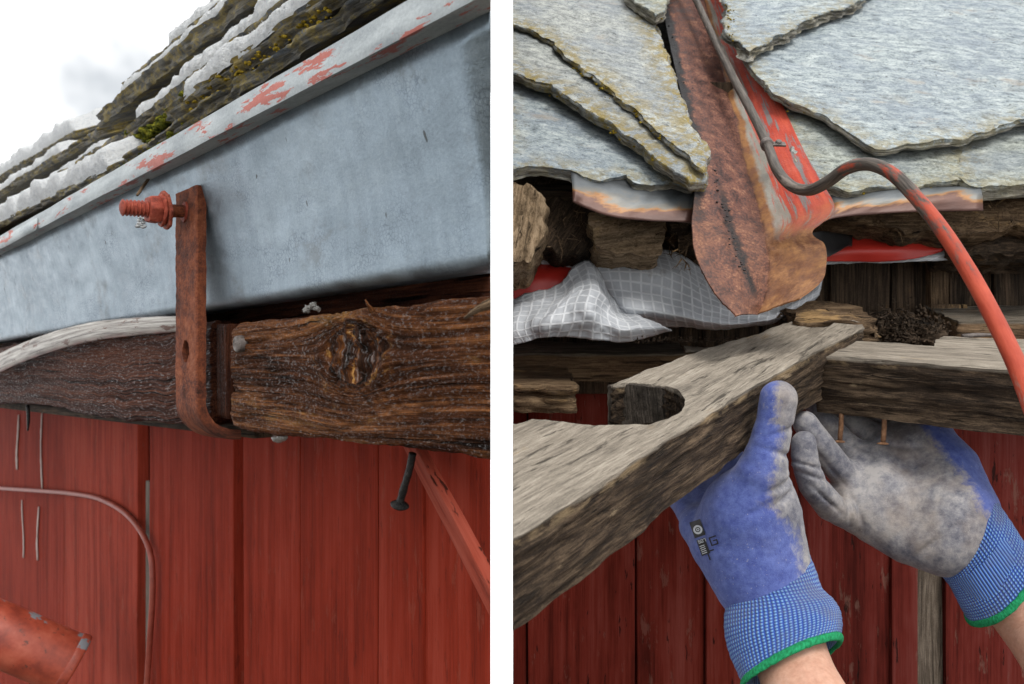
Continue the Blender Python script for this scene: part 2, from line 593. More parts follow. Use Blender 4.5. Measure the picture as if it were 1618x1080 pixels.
def slate_mat(name, a, bcol, c, lich=1.0, rot=0.0, sk=1.0):
    m = MB(name); v0 = m.at('gl'); v = m.mp(v0, rot=(0, 0, rot))
    st = m.no(m.mp(v, (34, 150, 60)), 1, 6, .75, .4)
    big = m.no(m.mp(v, (9, 15, 10)), 1, 5, .65)
    sp = m.no(m.mp(v, (1, 1.5, 1)), 290, 5, .8)
    mid = m.no(m.mp(v, (60, 100, 60)), 1, 6, .75)
    k = m.ma('ADD', m.ma('MULTIPLY', st, .24), m.ma('ADD', m.ma('MULTIPLY', mid, .42), m.ma('MULTIPLY', sp, .34)))
    col = m.rp(k, [(.385, tuple(q * .30 for q in a)), (.445, a), (.51, bcol), (.60, c)])
    col = m.mx(m.rp(big, [(.42, 0.0), (.60, .8)]), col, m.mx(.5, col, (.16, .20, .26)))
    warm = m.rp(m.no(m.mp(v, (9, 15, 10), (3, 8, 1)), 1, 6, .72), [(.585, 0.0), (.68, .6)])
    col = m.mx(warm, col, m.mx(k, (.20, .16, .12), (.52, .45, .36)))
    pit = m.rp(m.no(v, 210, 3, .6), [(.31, 1.0), (.36, 0.0)])
    col = m.mx(m.ma('MULTIPLY', pit, .75), col, (.03, .03, .03))
    if lich:
        ed = m.rp(m.at('edge', 'Fac'), [(0.0, 1.0), (.012, .6), (.035, 0.0)])
        ln = m.rp(m.no(v, 60, 6, .8), [(.46, 0.0), (.53, 1.0)])
        lm = m.ma('MULTIPLY', m.ma('MULTIPLY', ed, ln), lich)
        lc = m.mx(m.no(v, 300, 3), (.10, .075, .015), (.40, .29, .05))
        col = m.mx(lm, col, lc)
    zz = m.xyz(v0)[2]
    sidem = m.rp(m.ma('MULTIPLY', zz, -100), [(.18, 0.0), (.42, .8)])
    lay = m.no(m.mp(v0, (40, 40, 700)), 1, 4, .7)
    if lich: sidem = m.ma('MULTIPLY', sidem, m.ma('SUBTRACT', 1.0, m.ma('MULTIPLY', m.rp(m.no(v, 30, 5, .75), [(.50, 0.0), (.56, 1.0)]), .8 * lich)))
    col = m.mx(sidem, col, m.rp(lay, [(.38, (.05 * sk, .043 * sk, .032 * sk)), (.5, (.21 * sk, .185 * sk, .14 * sk)), (.62, (.46 * sk, .43 * sk, .35 * sk))]))
    h = m.ma('ADD', m.ma('ADD', m.ma('MULTIPLY', st, .8), mid), m.ma('MULTIPLY', sp, .6))
    h = m.ma('ADD', h, m.ma('MULTIPLY', lay, .8))
    cl_ = m.no(m.mp(v, (13, 30, 13), (1, 6, 2)), 1, 5, .6, .3)
    ter = m.ma('MULTIPLY', m.ma('FLOOR', m.ma('MULTIPLY', cl_, 16.0)), .12)
    return m.fin(col, .6, m.bump(ter, .55, .012, m.bump(h, .8, .003)), spec=.35)

def rusty(name, cols, scale=1.0, rough=.85, bs=.6):
    m = MB(name); v = m.at('gl')
    a = m.no(v, 55 * scale, 6, .7); f = m.no(v, 420 * scale, 4, .7); c = m.no(m.mp(v, (1, 2, 1)), 16 * scale, 4, .6)
    k = m.ma('ADD', m.ma('MULTIPLY', a, .5), m.ma('ADD', m.ma('MULTIPLY', f, .28), m.ma('MULTIPLY', c, .22)))
    n = len(cols)
    col = m.rp(k, [(.38 + .26 * i / (n - 1), q) for i, q in enumerate(cols)])
    return m.fin(col, rough, m.bump(m.ma('ADD', f, a), bs, .0016), spec=.3)

# ------------------------------------------------------------------ materials
M = {}
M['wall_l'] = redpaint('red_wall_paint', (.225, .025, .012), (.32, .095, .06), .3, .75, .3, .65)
M['wall_l_lit'] = redpaint('red_wall_paint_lit', (.285, .040, .022), (.38, .13, .09), .3, .75, .3, .65)  # brighter copy of the wall paint: light on the proud board painted in
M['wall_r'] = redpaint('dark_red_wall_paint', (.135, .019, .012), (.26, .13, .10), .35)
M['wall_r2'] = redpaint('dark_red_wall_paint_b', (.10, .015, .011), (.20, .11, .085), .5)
M['brace'] = redpaint('red_brace_paint', (.27, .048, .028), (.32, .12, .09), .3)
M['wet'] = wood('wet_rotten_wood', (.005, .0028, .002), (.062, .022, .009), (.26, .105, .038), fresh=(.26, .13, .042), wet=1.0, bs=1.0, crack=.85, freshlo=.60, glint=1.0, gs=.8)
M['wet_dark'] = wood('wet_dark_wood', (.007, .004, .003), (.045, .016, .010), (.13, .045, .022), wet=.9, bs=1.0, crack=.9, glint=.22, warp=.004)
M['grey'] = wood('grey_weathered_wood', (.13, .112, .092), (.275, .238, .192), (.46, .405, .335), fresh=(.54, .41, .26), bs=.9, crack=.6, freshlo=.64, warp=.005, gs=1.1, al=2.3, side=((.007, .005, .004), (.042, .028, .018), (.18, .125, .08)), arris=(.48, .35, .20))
M['grey_dark'] = wood('dark_weathered_wood', (.022, .017, .013), (.10, .077, .058), (.26, .21, .165), fresh=(.36, .25, .14), bs=1.0, crack=.85, freshlo=.67)
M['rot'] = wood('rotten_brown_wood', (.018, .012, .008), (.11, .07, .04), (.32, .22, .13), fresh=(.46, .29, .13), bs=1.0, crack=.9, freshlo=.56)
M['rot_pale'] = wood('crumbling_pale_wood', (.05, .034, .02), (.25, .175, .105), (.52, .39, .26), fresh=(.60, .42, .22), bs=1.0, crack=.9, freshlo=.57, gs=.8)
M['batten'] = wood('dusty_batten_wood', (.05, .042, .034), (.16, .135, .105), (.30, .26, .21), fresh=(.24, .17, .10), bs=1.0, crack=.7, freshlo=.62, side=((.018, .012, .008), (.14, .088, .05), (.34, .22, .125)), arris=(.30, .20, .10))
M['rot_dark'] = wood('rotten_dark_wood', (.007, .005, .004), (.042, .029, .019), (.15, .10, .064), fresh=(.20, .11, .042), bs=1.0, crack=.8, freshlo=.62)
M['slate_a'] = slate_mat('slate_grey', (.18, .192, .185), (.345, .365, .35), (.58, .595, .55), 1.0, .5)
M['slate_b'] = slate_mat('slate_pale', (.17, .205, .225), (.335, .385, .40), (.58, .625, .615), .6, .25)
M['slate_c'] = slate_mat('slate_green', (.13, .145, .13), (.31, .335, .30), (.53, .56, .51), .45, .1)
M['slate_d'] = slate_mat('slate_dark_mossy', (.035, .035, .03), (.085, .083, .07), (.20, .19, .155), 1.0, .3, .30)
M['rustbar'] = rusty('rusted_bracket', [(.025, .010, .007), (.10, .028, .014), (.20, .055, .022), (.27, .10, .05)], 1.2)
M['rustnail'] = rusty('rusted_nail', [(.05, .022, .012), (.20, .10, .05), (.34, .20, .12)], 4)
M['blacknail'] = rusty('black_wet_nail', [(.004, .004, .004), (.012, .010, .009), (.05, .04, .035)], 4, .25)
M['orange'] = rusty('red_lead_paint', [(.07, .018, .012), (.25, .042, .024), (.34, .066, .036), (.44, .13, .085)], 1.6, .6, .8)
M['washer'] = rusty('rusty_washer', [(.07, .016, .010), (.25, .05, .026), (.34, .09, .05)], 1.2, .7)

m = MB('zinc_gutter'); v = m.at('gl')
big = m.no(m.mp(v, (6, 13, 7)), 1, 5, .65); mid = m.no(m.mp(v, (30, 55, 28)), 1, 6, .75); sp = m.no(v, 420, 4, .75)
run = m.no(m.mp(v, (70, 7, 7)), 1, 4, .6)
k = m.ma('ADD', m.ma('ADD', m.ma('MULTIPLY', big, .36), m.ma('MULTIPLY', run, .18)), m.ma('ADD', m.ma('MULTIPLY', mid, .30), m.ma('MULTIPLY', sp, .22)))
col = m.rp(k, [(.36, (.135, .165, .19)), (.50, (.235, .29, .335)), (.64, (.35, .415, .465))])
cells = m.rp(m.vo(v, 300, 'DISTANCE_TO_EDGE'), [(.0, 1.0), (.10, 0.0)])
cm = m.rp(m.no(m.mp(v, (9, 16, 9), (5, 0, 2)), 1, 5, .65), [(.50, 0.0), (.60, .7)])
col = m.mx(m.ma('MULTIPLY', cells, cm), col, (.10, .13, .17))
stain = m.rp(m.no(m.mp(v, (13, 17, 9), (1, 3, 2)), 1, 6, .75), [(.55, 0.0), (.66, .55)])
col = m.mx(stain, col, (.15, .165, .17))
spots = m.rp(m.no(m.mp(v, (120, 60, 45)), 1, 2, .5), [(.73, 0.0), (.76, .8)])
col = m.mx(spots, col, (.05, .05, .045))
M['zinc'] = m.fin(col, m.rp(mid, [(.35, .36), (.65, .60)]), m.bump(m.ma('ADD', sp, mid), .25, .0014), metal=.85, spec=.4)

m = MB('zinc_lip'); v = m.at('gl')
big = m.no(m.mp(v, (16, 60, 60)), 1, 5, .65); sp = m.no(v, 500, 3, .6)
col = m.rp(m.ma('ADD', m.ma('MULTIPLY', big, .7), m.ma('MULTIPLY', sp, .3)), [(.35, (.24, .27, .29)), (.65, (.48, .52, .53))])
chips = m.rp(m.no(m.mp(v, (10, 55, 55), (2.2, 0, 0)), 1, 6, .72), [(.56, 0.0), (.575, 1.0)])
col = m.mx(chips, col, m.mx(m.no(v, 90, 4), (.30, .055, .04), (.50, .17, .13)))
M['lip'] = m.fin(col, .55, m.bump(m.ma('ADD', sp, m.ma('MULTIPLY', chips, .8)), .3, .001), metal=.15)

m = MB('worn_painted_strip'); v = m.at('gl')
f = m.no(m.mp(v, (10, 300, 300)), 1, 5, .65); g = m.no(m.mp(v, (16, 70, 70)), 1, 5, .7)
col = m.rp(f, [(.35, (.10, .085, .075)), (.5, (.34, .31, .28)), (.68, (.56, .54, .50))])
col = m.mx(m.rp(g, [(.58, 0.0), (.62, 1.0)]), col, (.12, .055, .035))
low = m.rp(m.xyz(v)[1], [(.0, 1.0), (.006, 0.0)])
col = m.mx(m.ma('MULTIPLY', low, .9), col, m.mx(m.rp(g, [(.45, 0.0), (.55, 1.0)]), (.20, .02, .014), (.06, .02, .014)))
M['strip'] = m.fin(col, .5, m.bump(f, .3, .001), metal=.1)

m = MB('snow'); v = m.t.nodes.new('ShaderNodeNewGeometry').outputs['Position']
M['snow'] = m.fin(m.rp(m.no(v, 240, 5, .75), [(.32, (.66, .70, .74)), (.52, (.90, .92, .93))]), .5, m.bump(m.ma('ADD', m.no(v, 520, 4, .75), m.no(v, 130, 5, .7)), 1.0, .006), spec=.3)
m = MB('snow_field'); v = m.t.nodes.new('ShaderNodeNewGeometry').outputs['Position']
M['snowfield'] = m.fin((.88, .90, .93), .7, m.bump(m.no(v, .6, 6, .6), .3, .1), spec=.2)
m = MB('ice'); M['ice'] = m.fin((.42, .40, .37), .10, None, Transmission_Weight=.55)
m = MB('moss'); v = m.t.nodes.new('ShaderNodeNewGeometry').outputs['Position']
M['moss'] = m.fin(m.rp(m.no(v, 160, 4, .7), [(.35, (.022, .03, .005)), (.5, (.11, .12, .012)), (.64, (.30, .27, .03))]), .95, m.bump(m.no(v, 600, 4, .8), 1, .004), spec=.1)
m = MB('lichen'); v = m.t.nodes.new('ShaderNodeNewGeometry').outputs['Position']
M['lichen'] = m.fin(m.rp(m.no(v, 200, 4, .7), [(.35, (.06, .04, .006)), (.5, (.26, .18, .015)), (.66, (.46, .34, .05))]), .95, m.bump(m.no(v, 700, 4, .8), 1, .003), spec=.1)

# rusted, partly painted flashing: uv.x across (0 left edge, .5 fold, 1 right edge), uv.y down its length
m = MB('rusted_flashing'); v = m.at('gl'); uv = m.xyz(m.at('pt'))
n1 = m.no(m.mp(v, (30, 14, 20)), 1, 5, .65); n2 = m.no(v, 320, 5, .7); n3 = m.no(m.mp(v, (160, 9, 30)), 1, 5, .7); n4 = m.no(v, 40, 5, .7)
x = m.ma('ADD', uv[0], m.ma('MULTIPLY', m.ma('SUBTRACT', n1, .5), .16))
rust = m.rp(m.ma('ADD', m.ma('MULTIPLY', n4, .6), m.ma('MULTIPLY', n2, .4)), [(.38, (.022, .011, .010)), (.48, (.095, .038, .028)), (.56, (.17, .070, .046)), (.66, (.31, .165, .10))])
orange = m.rp(n4, [(.4, (.20, .075, .026)), (.6, (.36, .175, .06))])
galv = m.rp(n1, [(.35, (.22, .21, .18)), (.65, (.36, .34, .30))])
redp = m.rp(n3, [(.42, (.17, .155, .15)), (.46, (.36, .038, .020)), (.62, (.50, .072, .034))])
col = m.mx(m.rp(x, [(.505, 0.0), (.53, 1.0)]), rust, orange)
col = m.mx(m.rp(x, [(.57, 0.0), (.60, 1.0)]), col, galv)
col = m.mx(m.rp(m.ma('ADD', x, m.ma('MULTIPLY', m.ma('SUBTRACT', n3, .5), .5)), [(.64, 0.0), (.69, 1.0)]), col, redp)
tar = m.rp(m.ma('ADD', uv[0], m.ma('MULTIPLY', m.ma('SUBTRACT', n4, .5), .22)), [(.055, 1.0), (.10, 0.0)])
col = m.mx(tar, col, (.010, .009, .010))
low = m.rp(m.ma('ADD', uv[1], m.ma('MULTIPLY', m.ma('SUBTRACT', n4, .5), .12)), [(.53, 0.0), (.68, 1.0)])
col = m.mx(low, col, m.mx(m.ma('MULTIPLY', m.rp(uv[0], [(.48, .15), (.54, 1.0)]), m.rp(n1, [(.36, .25), (.66, .95)])), rust, orange))  # fold shading painted into the rust: lower left flank browner, right more orange
st = m.ma('ABSOLUTE', m.ma('SUBTRACT', m.ma('ADD', uv[0], m.ma('MULTIPLY', m.ma('SUBTRACT', n4, .5), .16)), m.ma('ADD', .02, m.ma('MULTIPLY', uv[1], .38))))
stm = m.ma('MULTIPLY', m.rp(st, [(.02, 1.0), (.045, 0.0)]), m.ma('MULTIPLY', m.rp(uv[1], [(.48, 0.0), (.53, 1.0)]), m.rp(uv[1], [(.88, 1.0), (.93, 0.0)])))
col = m.mx(m.ma('MULTIPLY', stm, m.rp(n2, [(.35, 0.2), (.5, 1.0)])), col, (.012, .010, .010))
M['flash'] = m.fin(col, m.rp(n4, [(.35, .45), (.6, .75)]), m.bump(m.ma('ADD', n2, n4), .4, .0013), metal=.1, spec=.45)

m = MB('galvanised_rust_edge'); v = m.at('gl'); uv = m.xyz(m.at('pt'))
n1 = m.no(m.mp(v, (18, 24, 20)), 1, 5, .6); n2 = m.no(v, 300, 4, .7)
y = m.ma('ADD', uv[1], m.ma('MULTIPLY', m.ma('SUBTRACT', n1, .5), 1.1))
col = m.rp(y, [(.15, (.04, .044, .047)), (.45, (.11, .122, .13)), (.60, (.16, .15, .13)), (.68, (.27, .125, .038)), (.76, (.10, .042, .028)), (1.0, (.075, .034, .026))])
M['flash2'] = m.fin(col, .45, m.bump(n2, .25, .001), metal=.25)

m = MB('conduit_cable'); v = m.at('gl'); uvs = m.xyz(m.at('pt'))
n1 = m.no(m.mp(v, (22, 60, 60)), 1, 6, .7); n2 = m.no(m.mp(v, (40, 500, 500)), 1, 3, .6)
q = m.ma('ADD', uvs[2], m.ma('MULTIPLY', m.ma('SUBTRACT', n1, .5), .8))
redc = m.rp(n1, [(.35, (.28, .034, .017)), (.65, (.42, .070, .035))])
grc = m.rp(n2, [(.35, (.045, .038, .033)), (.65, (.13, .11, .093))])
col = m.mx(m.rp(q, [(.55, 0.0), (.62, 1.0)]), grc, redc)
gp = m.rp(m.no(m.mp(v, (12, 90, 90), (7, 0, 0)), 1, 5, .7), [(.60, 0.0), (.65, .8)])
col = m.mx(gp, col, (.24, .20, .17))
M['cable'] = m.fin(col, .5, m.bump(m.ma('ADD', n2, n1), .3, .0010), spec=.25)
m = MB('red_cable'); v = m.at('gl')
M['redcable'] = m.fin(m.rp(m.no(v, 60, 4), [(.3, (.20, .035, .02)), (.7, (.33, .07, .045))]), .5)
M['steel'] = rusty('old_steel', [(.05, .04, .035), (.13, .11, .10), (.24, .21, .19)], 3, .5, .3)

# grid-reinforced membrane
m = MB('grid_membrane'); v = m.at('gl'); g = m.xyz(v)
def line(c, sp):
    f = m.ma('FRACT', m.ma('DIVIDE', c, sp))
    return m.rp(m.ma('ABSOLUTE', m.ma('SUBTRACT', f, .5)), [(.37, 0.0), (.43, 1.0)])
gr = m.ma('MAXIMUM', line(g[0], .0105), line(g[1], .0088))
dirt = m.no(v, 14, 5, .65)
base = m.rp(dirt, [(.35, (.33, .345, .37)), (.65, (.50, .525, .56))])
col = m.mx(m.ma('MULTIPLY', gr, .45), base, (.78, .80, .82))
col = m.mx(m.rp(m.no(v, 30, 5, .7), [(.60, 0.0), (.72, .5)]), col, (.16, .13, .10))
M['membrane'] = m.fin(col, .5, m.bump(m.ma('ADD', m.ma('MULTIPLY', gr, .5), m.no(v, 60, 4, .6)), .5, .0015), spec=.5, Subsurface_Weight=.0)
m = MB('red_tarp'); v = m.at('gl')
M['tarp'] = m.fin(m.rp(m.no(m.mp(v, (8, 40, 1)), 1, 4), [(.3, (.32, .014, .010)), (.7, (.55, .035, .022))]), .42, m.bump(m.no(m.mp(v, (300, 600, 1)), 1, 2), .2, .0006))
m = MB('black_plastic'); v = m.at('gl'); M['black'] = m.fin((.012, .012, .013), .45, m.bump(m.no(v, 300, 3), .3, .001))
m = MB('red_pipe_paint'); v = m.at('gl')
n1 = m.no(v, 24, 5, .65); n2 = m.no(v, 300, 3)
col = m.rp(n1, [(.35, (.19, .030, .016)), (.5, (.30, .052, .026)), (.66, (.38, .088, .05))])
col = m.mx(m.rp(m.no(v, 70, 5, .75), [(.60, 0.0), (.66, .8)]), col, (.06, .025, .018))
col = m.mx(m.rp(m.no(v, 15, 5, .6), [(.59, 0.0), (.605, 1.0)]), col, (.20, .22, .24))
M['pipe'] = m.fin(col, .5, m.bump(n2, .2, .001))

# gloves, skin
m = MB('glove_knit'); v = m.at('gl'); coat = m.at('coat', 'Fac')
kn = m.no(m.mp(v, (1, 1, 1)), 1500, 2, .6); n1 = m.no(v, 34, 5, .65); n2 = m.no(v, 160, 5, .75); n3 = m.no(v, 13, 4, .6)
blue = m.mx(m.rp(n2, [(.35, 0.0), (.65, 1.0)]), (.046, .068, .255), (.10, .14, .385))
blue = m.mx(m.rp(n1, [(.48, 0.0), (.75, .35)]), blue, (.16, .18, .32))
cg = m.rp(m.ma('ADD', m.ma('MULTIPLY', n1, .55), m.ma('MULTIPLY', n2, .45)), [(.40, (.085, .085, .105)), (.50, (.20, .195, .205)), (.60, (.34, .32, .305))])
cg = m.mx(m.rp(n3, [(.48, 0.0), (.60, .8)]), cg, m.mx(.5, cg, (.24, .175, .11)))
cm = m.rp(m.ma('ADD', coat, m.ma('MULTIPLY', m.ma('SUBTRACT', m.ma('ADD', m.ma('MULTIPLY', n1, .4), m.ma('MULTIPLY', n2, .6)), .5), 1.1)), [(.36, 0.0), (.60, .96)])
col = m.mx(cm, blue, cg)
specks = m.rp(m.no(v, 700, 2, .5), [(.70, 0.0), (.74, 1.0)])
col = m.mx(m.ma('MULTIPLY', specks, .5), col, (.48, .45, .40))
wr = m.no(m.mp(v, (1, 1, 1)), 95, 4, .65, .6)
M['glove'] = m.fin(col, m.rp(coat, [(.2, .8), (.8, .5)]), m.bump(m.ma('ADD', m.ma('MULTIPLY', kn, .35), m.ma('ADD', m.ma('MULTIPLY', n2, .4), m.ma('MULTIPLY', wr, .45))), .5, .0020), spec=.35, Sheen_Weight=.15)

m = MB('glove_cuff'); uv = m.xyz(m.at('pt')); v = m.at('gl')
fu = m.ma('SINE', m.ma('MULTIPLY', uv[0], 2 * math.pi * 78)); fv = m.ma('SINE', m.ma('MULTIPLY', uv[1], 2 * math.pi / .0026))
pat = m.ma('MULTIPLY', m.ma('MULTIPLY_ADD', fu, .5, .5), m.ma('MULTIPLY_ADD', fv, .5, .5))
nb = m.no(v, 40, 4, .6)
col = m.mx(m.rp(pat, [(.10, 0.0), (.55, 1.0)]), (.022, .062, .29), (.16, .33, .60))
col = m.mx(m.rp(nb, [(.46, 0.0), (.68, .65)]), col, (.09, .11, .21))
M['cuff'] = m.fin(col, .85, m.bump(m.ma('ADD', pat, m.ma('MULTIPLY', fu, .4)), .7, .0015), spec=.2, Sheen_Weight=.2)
m = MB('green_hem'); v = m.at('gl')
M['hem'] = m.fin(m.rp(m.no(v, 400, 3), [(.3, (.006, .13, .045)), (.7, (.02, .32, .13))]), .9, m.bump(m.no(m.mp(v, (900, 200, 200)), 1, 2), .6, .002), spec=.2)
m = MB('skin'); v = m.at('gl')
sk = m.rp(m.ma('ADD', m.ma('MULTIPLY', m.no(v, 28, 4, .6), .7), m.ma('MULTIPLY', m.no(v, 330, 3, .6), .3)), [(.35, (.40, .20, .135)), (.5, (.52, .295, .21)), (.65, (.60, .37, .28))])
M['skin'] = m.fin(sk, .5, m.bump(m.ma('ADD', m.no(v, 700, 3, .6), m.no(v, 120, 3)), .3, .0008), spec=.4, Subsurface_Weight=.2, Subsurface_Scale=.004)
m.b.inputs['Subsurface Radius'].default_value = (1.0, .35, .2)
m = MB('print_black'); M['ink'] = m.fin((.010, .010, .013), .7)
m = MB('print_white'); M['inkw'] = m.fin((.55, .58, .62), .7)

# ------------------------------------------------------------------ ground
def ground():
    n = 48
    V, FC = [], []
    for i in range(n + 1):
        for j in range(n + 1):
            x = (j / n - .5) * 2; y = (i / n - .5) * 2
            X = math.copysign(abs(x) ** 3, x) * 900; Y = math.copysign(abs(y) ** 3, y) * 900
            V.append((X, Y, .25 * fb((X, Y, 0), .05, 3, 3) * min(1, (abs(X) + abs(Y)) / 12)))
    for i in range(n):
        for j in range(n):
            a = i * (n + 1) + j
            FC.append((a, a + 1, a + n + 2, a + n + 1))
    tag(obj('ground', V, FC, M['snowfield']), kind='structure')
ground()
def bounce_cut():  # unseen dark ground, added to cut light bouncing up from the snow
    V, FC, gl = [], [], []
    nx, ny = 60, 50
    for i in range(ny + 1):
        for j in range(nx + 1):
            x = -9 + 18 * j / nx; y = -14 + 18.2 * i / ny
            e = min(j, nx - j, i, ny - i)
            V.append((x, y, .27 + .05 * fb((x, y, 0), .8, 2, 4) - (.6 if e == 0 else 0))); gl.append(V[-1])
    for i in range(ny):
        for j in range(nx):
            a = i * (nx + 1) + j
            FC.append((a, a + 1, a + nx + 2, a + nx + 1))
    m = MB('bounce_cut_earth'); v = m.at('gl')
    mt = m.fin(m.rp(m.no(v, 3, 6, .7), [(.35, (.03, .025, .018)), (.5, (.075, .062, .042)), (.66, (.12, .115, .06))]), .95, m.bump(m.no(v, 30, 5, .7), .8, .03))
    tag(obj('bounce_cut_ground', V, FC, mt, None, True, gl), kind='structure')
bounce_cut()

# ================================================================== LEFT: zinc gutter under a slate eave
E = Vector((-0.856, 1.0, -0.041)).normalized()          # along the eave, away from the viewer
EH = Vector((E.x, E.y, 0)).normalized()
NL = Vector((-EH.y, EH.x, 0))                            # outward from the wall, towards the viewer
OL = P(300, 597, .85)
UP = Vector((0, 0, 1))

def L(s, n, h):
    return OL + E * s + NL * n + UP * h

def LP(px, py, n):
    """where the sight line through a photo pixel meets the plane n metres out from the bracket; returns (s, h)"""
    X = hit(px, py, OL + NL * n, NL) - OL
    s = X.dot(EH) / E.dot(EH)
    return s, X.z - s * E.z

S_FAR = 1.15

def prism(name, prof, s0, s1, mat, parent=None, ns=40, wob=0.0, wf=14, cut='L', closed=True, sub=.006, smooth=True, sharp=None):
    """a profile in (n, h) drawn along the eave"""
    pr = [np.array(p) for p in prof]
    pts = []
    m_ = len(pr)
    for i in range(m_ if closed else m_ - 1):
        a, b = pr[i], pr[(i + 1) % m_]
        k = max(1, int(np.linalg.norm(b - a) / sub))
        for j in range(k): pts.append(a + (b - a) * j / k)
    if not closed: pts.append(pr[-1])
    V, gl, FC = [], [], []
    arc = 0
    for i in range(ns + 1):
        s = s0 + (s1 - s0) * i / ns
        for j, p in enumerate(pts):
            w = wob * nz((s, p[1] * 3, p[0] * 3), wf, 3.3) if wob else 0
            V.append(L(s, p[0] + w, p[1] + w * .4))
            gl.append((s + 3, p[1], p[0]))
    c = len(pts)
    for i in range(ns):
        for j in range(c if closed else c - 1):
            k = (j + 1) % c
            FC.append((i * c + j, i * c + k, (i + 1) * c + k, (i + 1) * c + j))
    if closed:
        FC.append(list(range(c))[::-1]); FC.append([ns * c + j for j in range(c)])
    return obj(name, V, FC, mat, parent, smooth, gl, None, cut, sharp)

# ---- red board wall under the eave
NW = -0.20
wall = empty('red_board_wall', L(0.4, NW, -2.35), 'red painted board wall below the zinc gutter, with dark joints and white drip streaks', 'wall')
edges = [(-330, -150, 0), (-150, -62, .018), (-62, 101, 0), (101, 217, .018), (236, 369, .014), (384, 474, .010), (475, 596, .012), (597, 668, .014), (669, 790, .011)]
for a, b, o_ in edges:
    s1 = LP(a, 860, NW + o_)[0]; s0 = LP(b, 860, NW + o_)[0]
    brick('board', L(s0, NW + o_ - .02, -2.38), EH, UP, NL, (s1 - s0, 2.46, .02), M['wall_l_lit' if a == 101 else 'wall_l'], wall, .0022, 'L', 10, .002)
for a, b in ((205, 250), (360, 395)):                    # under-boards behind the joints
    s1 = LP(a, 860, NW - .012)[0]; s0 = LP(b, 860, NW - .012)[0]
    brick('board', L(s0, NW - .034, -2.38), EH, UP, NL, (s1 - s0, 2.46, .02), M['wall_l'], wall, .001, 'L')
m_ = wood('bare_wood_edge', (.05, .04, .033), (.15, .12, .10), (.28, .24, .20))
s1 = LP(229, 900, NW + .012)[0]; s0 = LP(236, 900, NW + .012)[0]
brick('batten_edge', L(s0, NW - .01, -2.38), EH, UP, NL, (s1 - s0, 2.2, .021), m_, wall, .001, 'L')
m2 = MB('white_drip'); v = m2.at('gl')
m2 = m2.fin(m2.mx(m2.no(v, 60, 4), (.36, .24, .21), (.60, .52, .48)), .7)
for (x, y0, y1, wpx) in ((28, 655, 742, 8), (66, 650, 775, 5), (36, 790, 880, 5), (60, 800, 885, 6)):   # lime runs
    pts = [L(LP(x + 1.5 * math.sin(t * 4 + y0), y0 + (y1 - y0) * t, NW + .002)[0], NW + .0022, LP(x, y0 + (y1 - y0) * t, NW + .002)[1]) for t in (0, .25, .5, .75, 1)]
    tube('lime_run', pts, [wpx * .0009 * q for q in (.7, 1, .8, 1.1, .9)], m2, wall, 8, 4, 'L', .3, 90, (.35, NL))

# soffit board behind the beam, deepened to block sky light leaking in
sof = prism('eave_soffit_blocker', [(-.27, .030), (-.072, .030), (-.072, .072), (-.27, .085)], -1.2, S_FAR + 1.5, M['wet_dark'], None, 20)
tag(sof, 'dark soffit board deepened to block sky light between wall and gutter', 'board')

# ---- slate roof over the gutter
roofl = empty('slate_roof', L(.4, -.3, .3), 'snow covered roof of thick mossy slates above the zinc gutter', 'roof')
snowp = []
SL = math.radians(24)
BACK = (-NL * math.cos(SL) + UP * math.sin(SL)).normalized()
RN = EH.cross(BACK).normalized()
if RN.z < 0: RN = -RN

def lslate(lo0, lo1, n, th, depth=.34, mat='slate_d', jit=.004, drop=0.0, mossy=None, name='slate'):
    """slate whose lower front edge runs between two photo pixels, n metres from the bracket plane"""
    s1, h1 = LP(lo0[0], lo0[1], n); s0, h0 = LP(lo1[0], lo1[1], n)
    A = L(s1, n, h1); Bq = L(s0, n, h0)
    ex = (Bq - A); ln = ex.length; ex.normalize()
    nn = ex.cross(BACK).normalized()
    if nn.z < 0: nn = -nn
    ey = nn.cross(ex)
    sgn = 1 if ey.dot(BACK) > 0 else -1
    r = random.Random(int(ln * 1000))
    out = [(0, .01 * sgn), (.012, 0), (ln * .3, r.uniform(-.004, .004)), (ln * .62, r.uniform(-.004, .004)), (ln, 0), (ln, depth * sgn), (-.0, depth * sgn)]
    p0 = A + nn * th
    o = slab(name, out, p0, nn, th, M[mat], roofl, grain=ex, res=.022, step=.007, jit=jit, jf=26, top=.0015, tf=18, side=.006, rings=6, cut='L', local=True)
    return A, Bq, nn, ex, ey * sgn, ln

def snow_on(fr, th, t0=0, t1=1, setback=.004, depth=.2, lift=0.0):
    A, Bq, nn, ex, ey, ln, sth = fr
    nx = max(8, int(ln * (t1 - t0) / .003)); ny = 20
    sd_ = random.uniform(0, 30)
    V, FC = [], []
    for i in range(nx + 1):
        t = t0 + (t1 - t0) * i / nx
        x = ln * t
        fade = min(1, min(i, nx - i) / 5)
        fr_ = setback + .004 * fb((x, 0, 0), 22, sd_, 3)
        for j in range(ny + 1):
            q = j / ny
            # front face rises steeply, then the top runs back
            ang = min(1, q / .45) * math.pi / 2
            y = fr_ + (.010 * (1 - math.cos(ang)) if q < .45 else .010 + (q - .45) / .55 * depth)
            z = th * fade * math.sin(ang) * (1 + .40 * fb((x, y, 0), 20, sd_ + 5, 2)) if q < .45 else th * fade * (1 + .40 * fb((x, y, 0), 20, sd_ + 5, 2))
            p = A + ex * x + ey * y + nn * (sth + lift - .002 + max(z, 0))
            k = .0014 * fade * (0.3 if q == 0 else 1)
            p = p + Vector((fb(p, 110, 1, 5), fb(p, 110, 5, 5), fb(p, 110, 9, 5))) * k
            V.append(p)
    for i in range(nx):
        for j in range(ny):
            a = i * (ny + 1) + j
            FC.append((a, a + 1, a + ny + 2, a + ny + 1))
    snowp.append((V, FC))

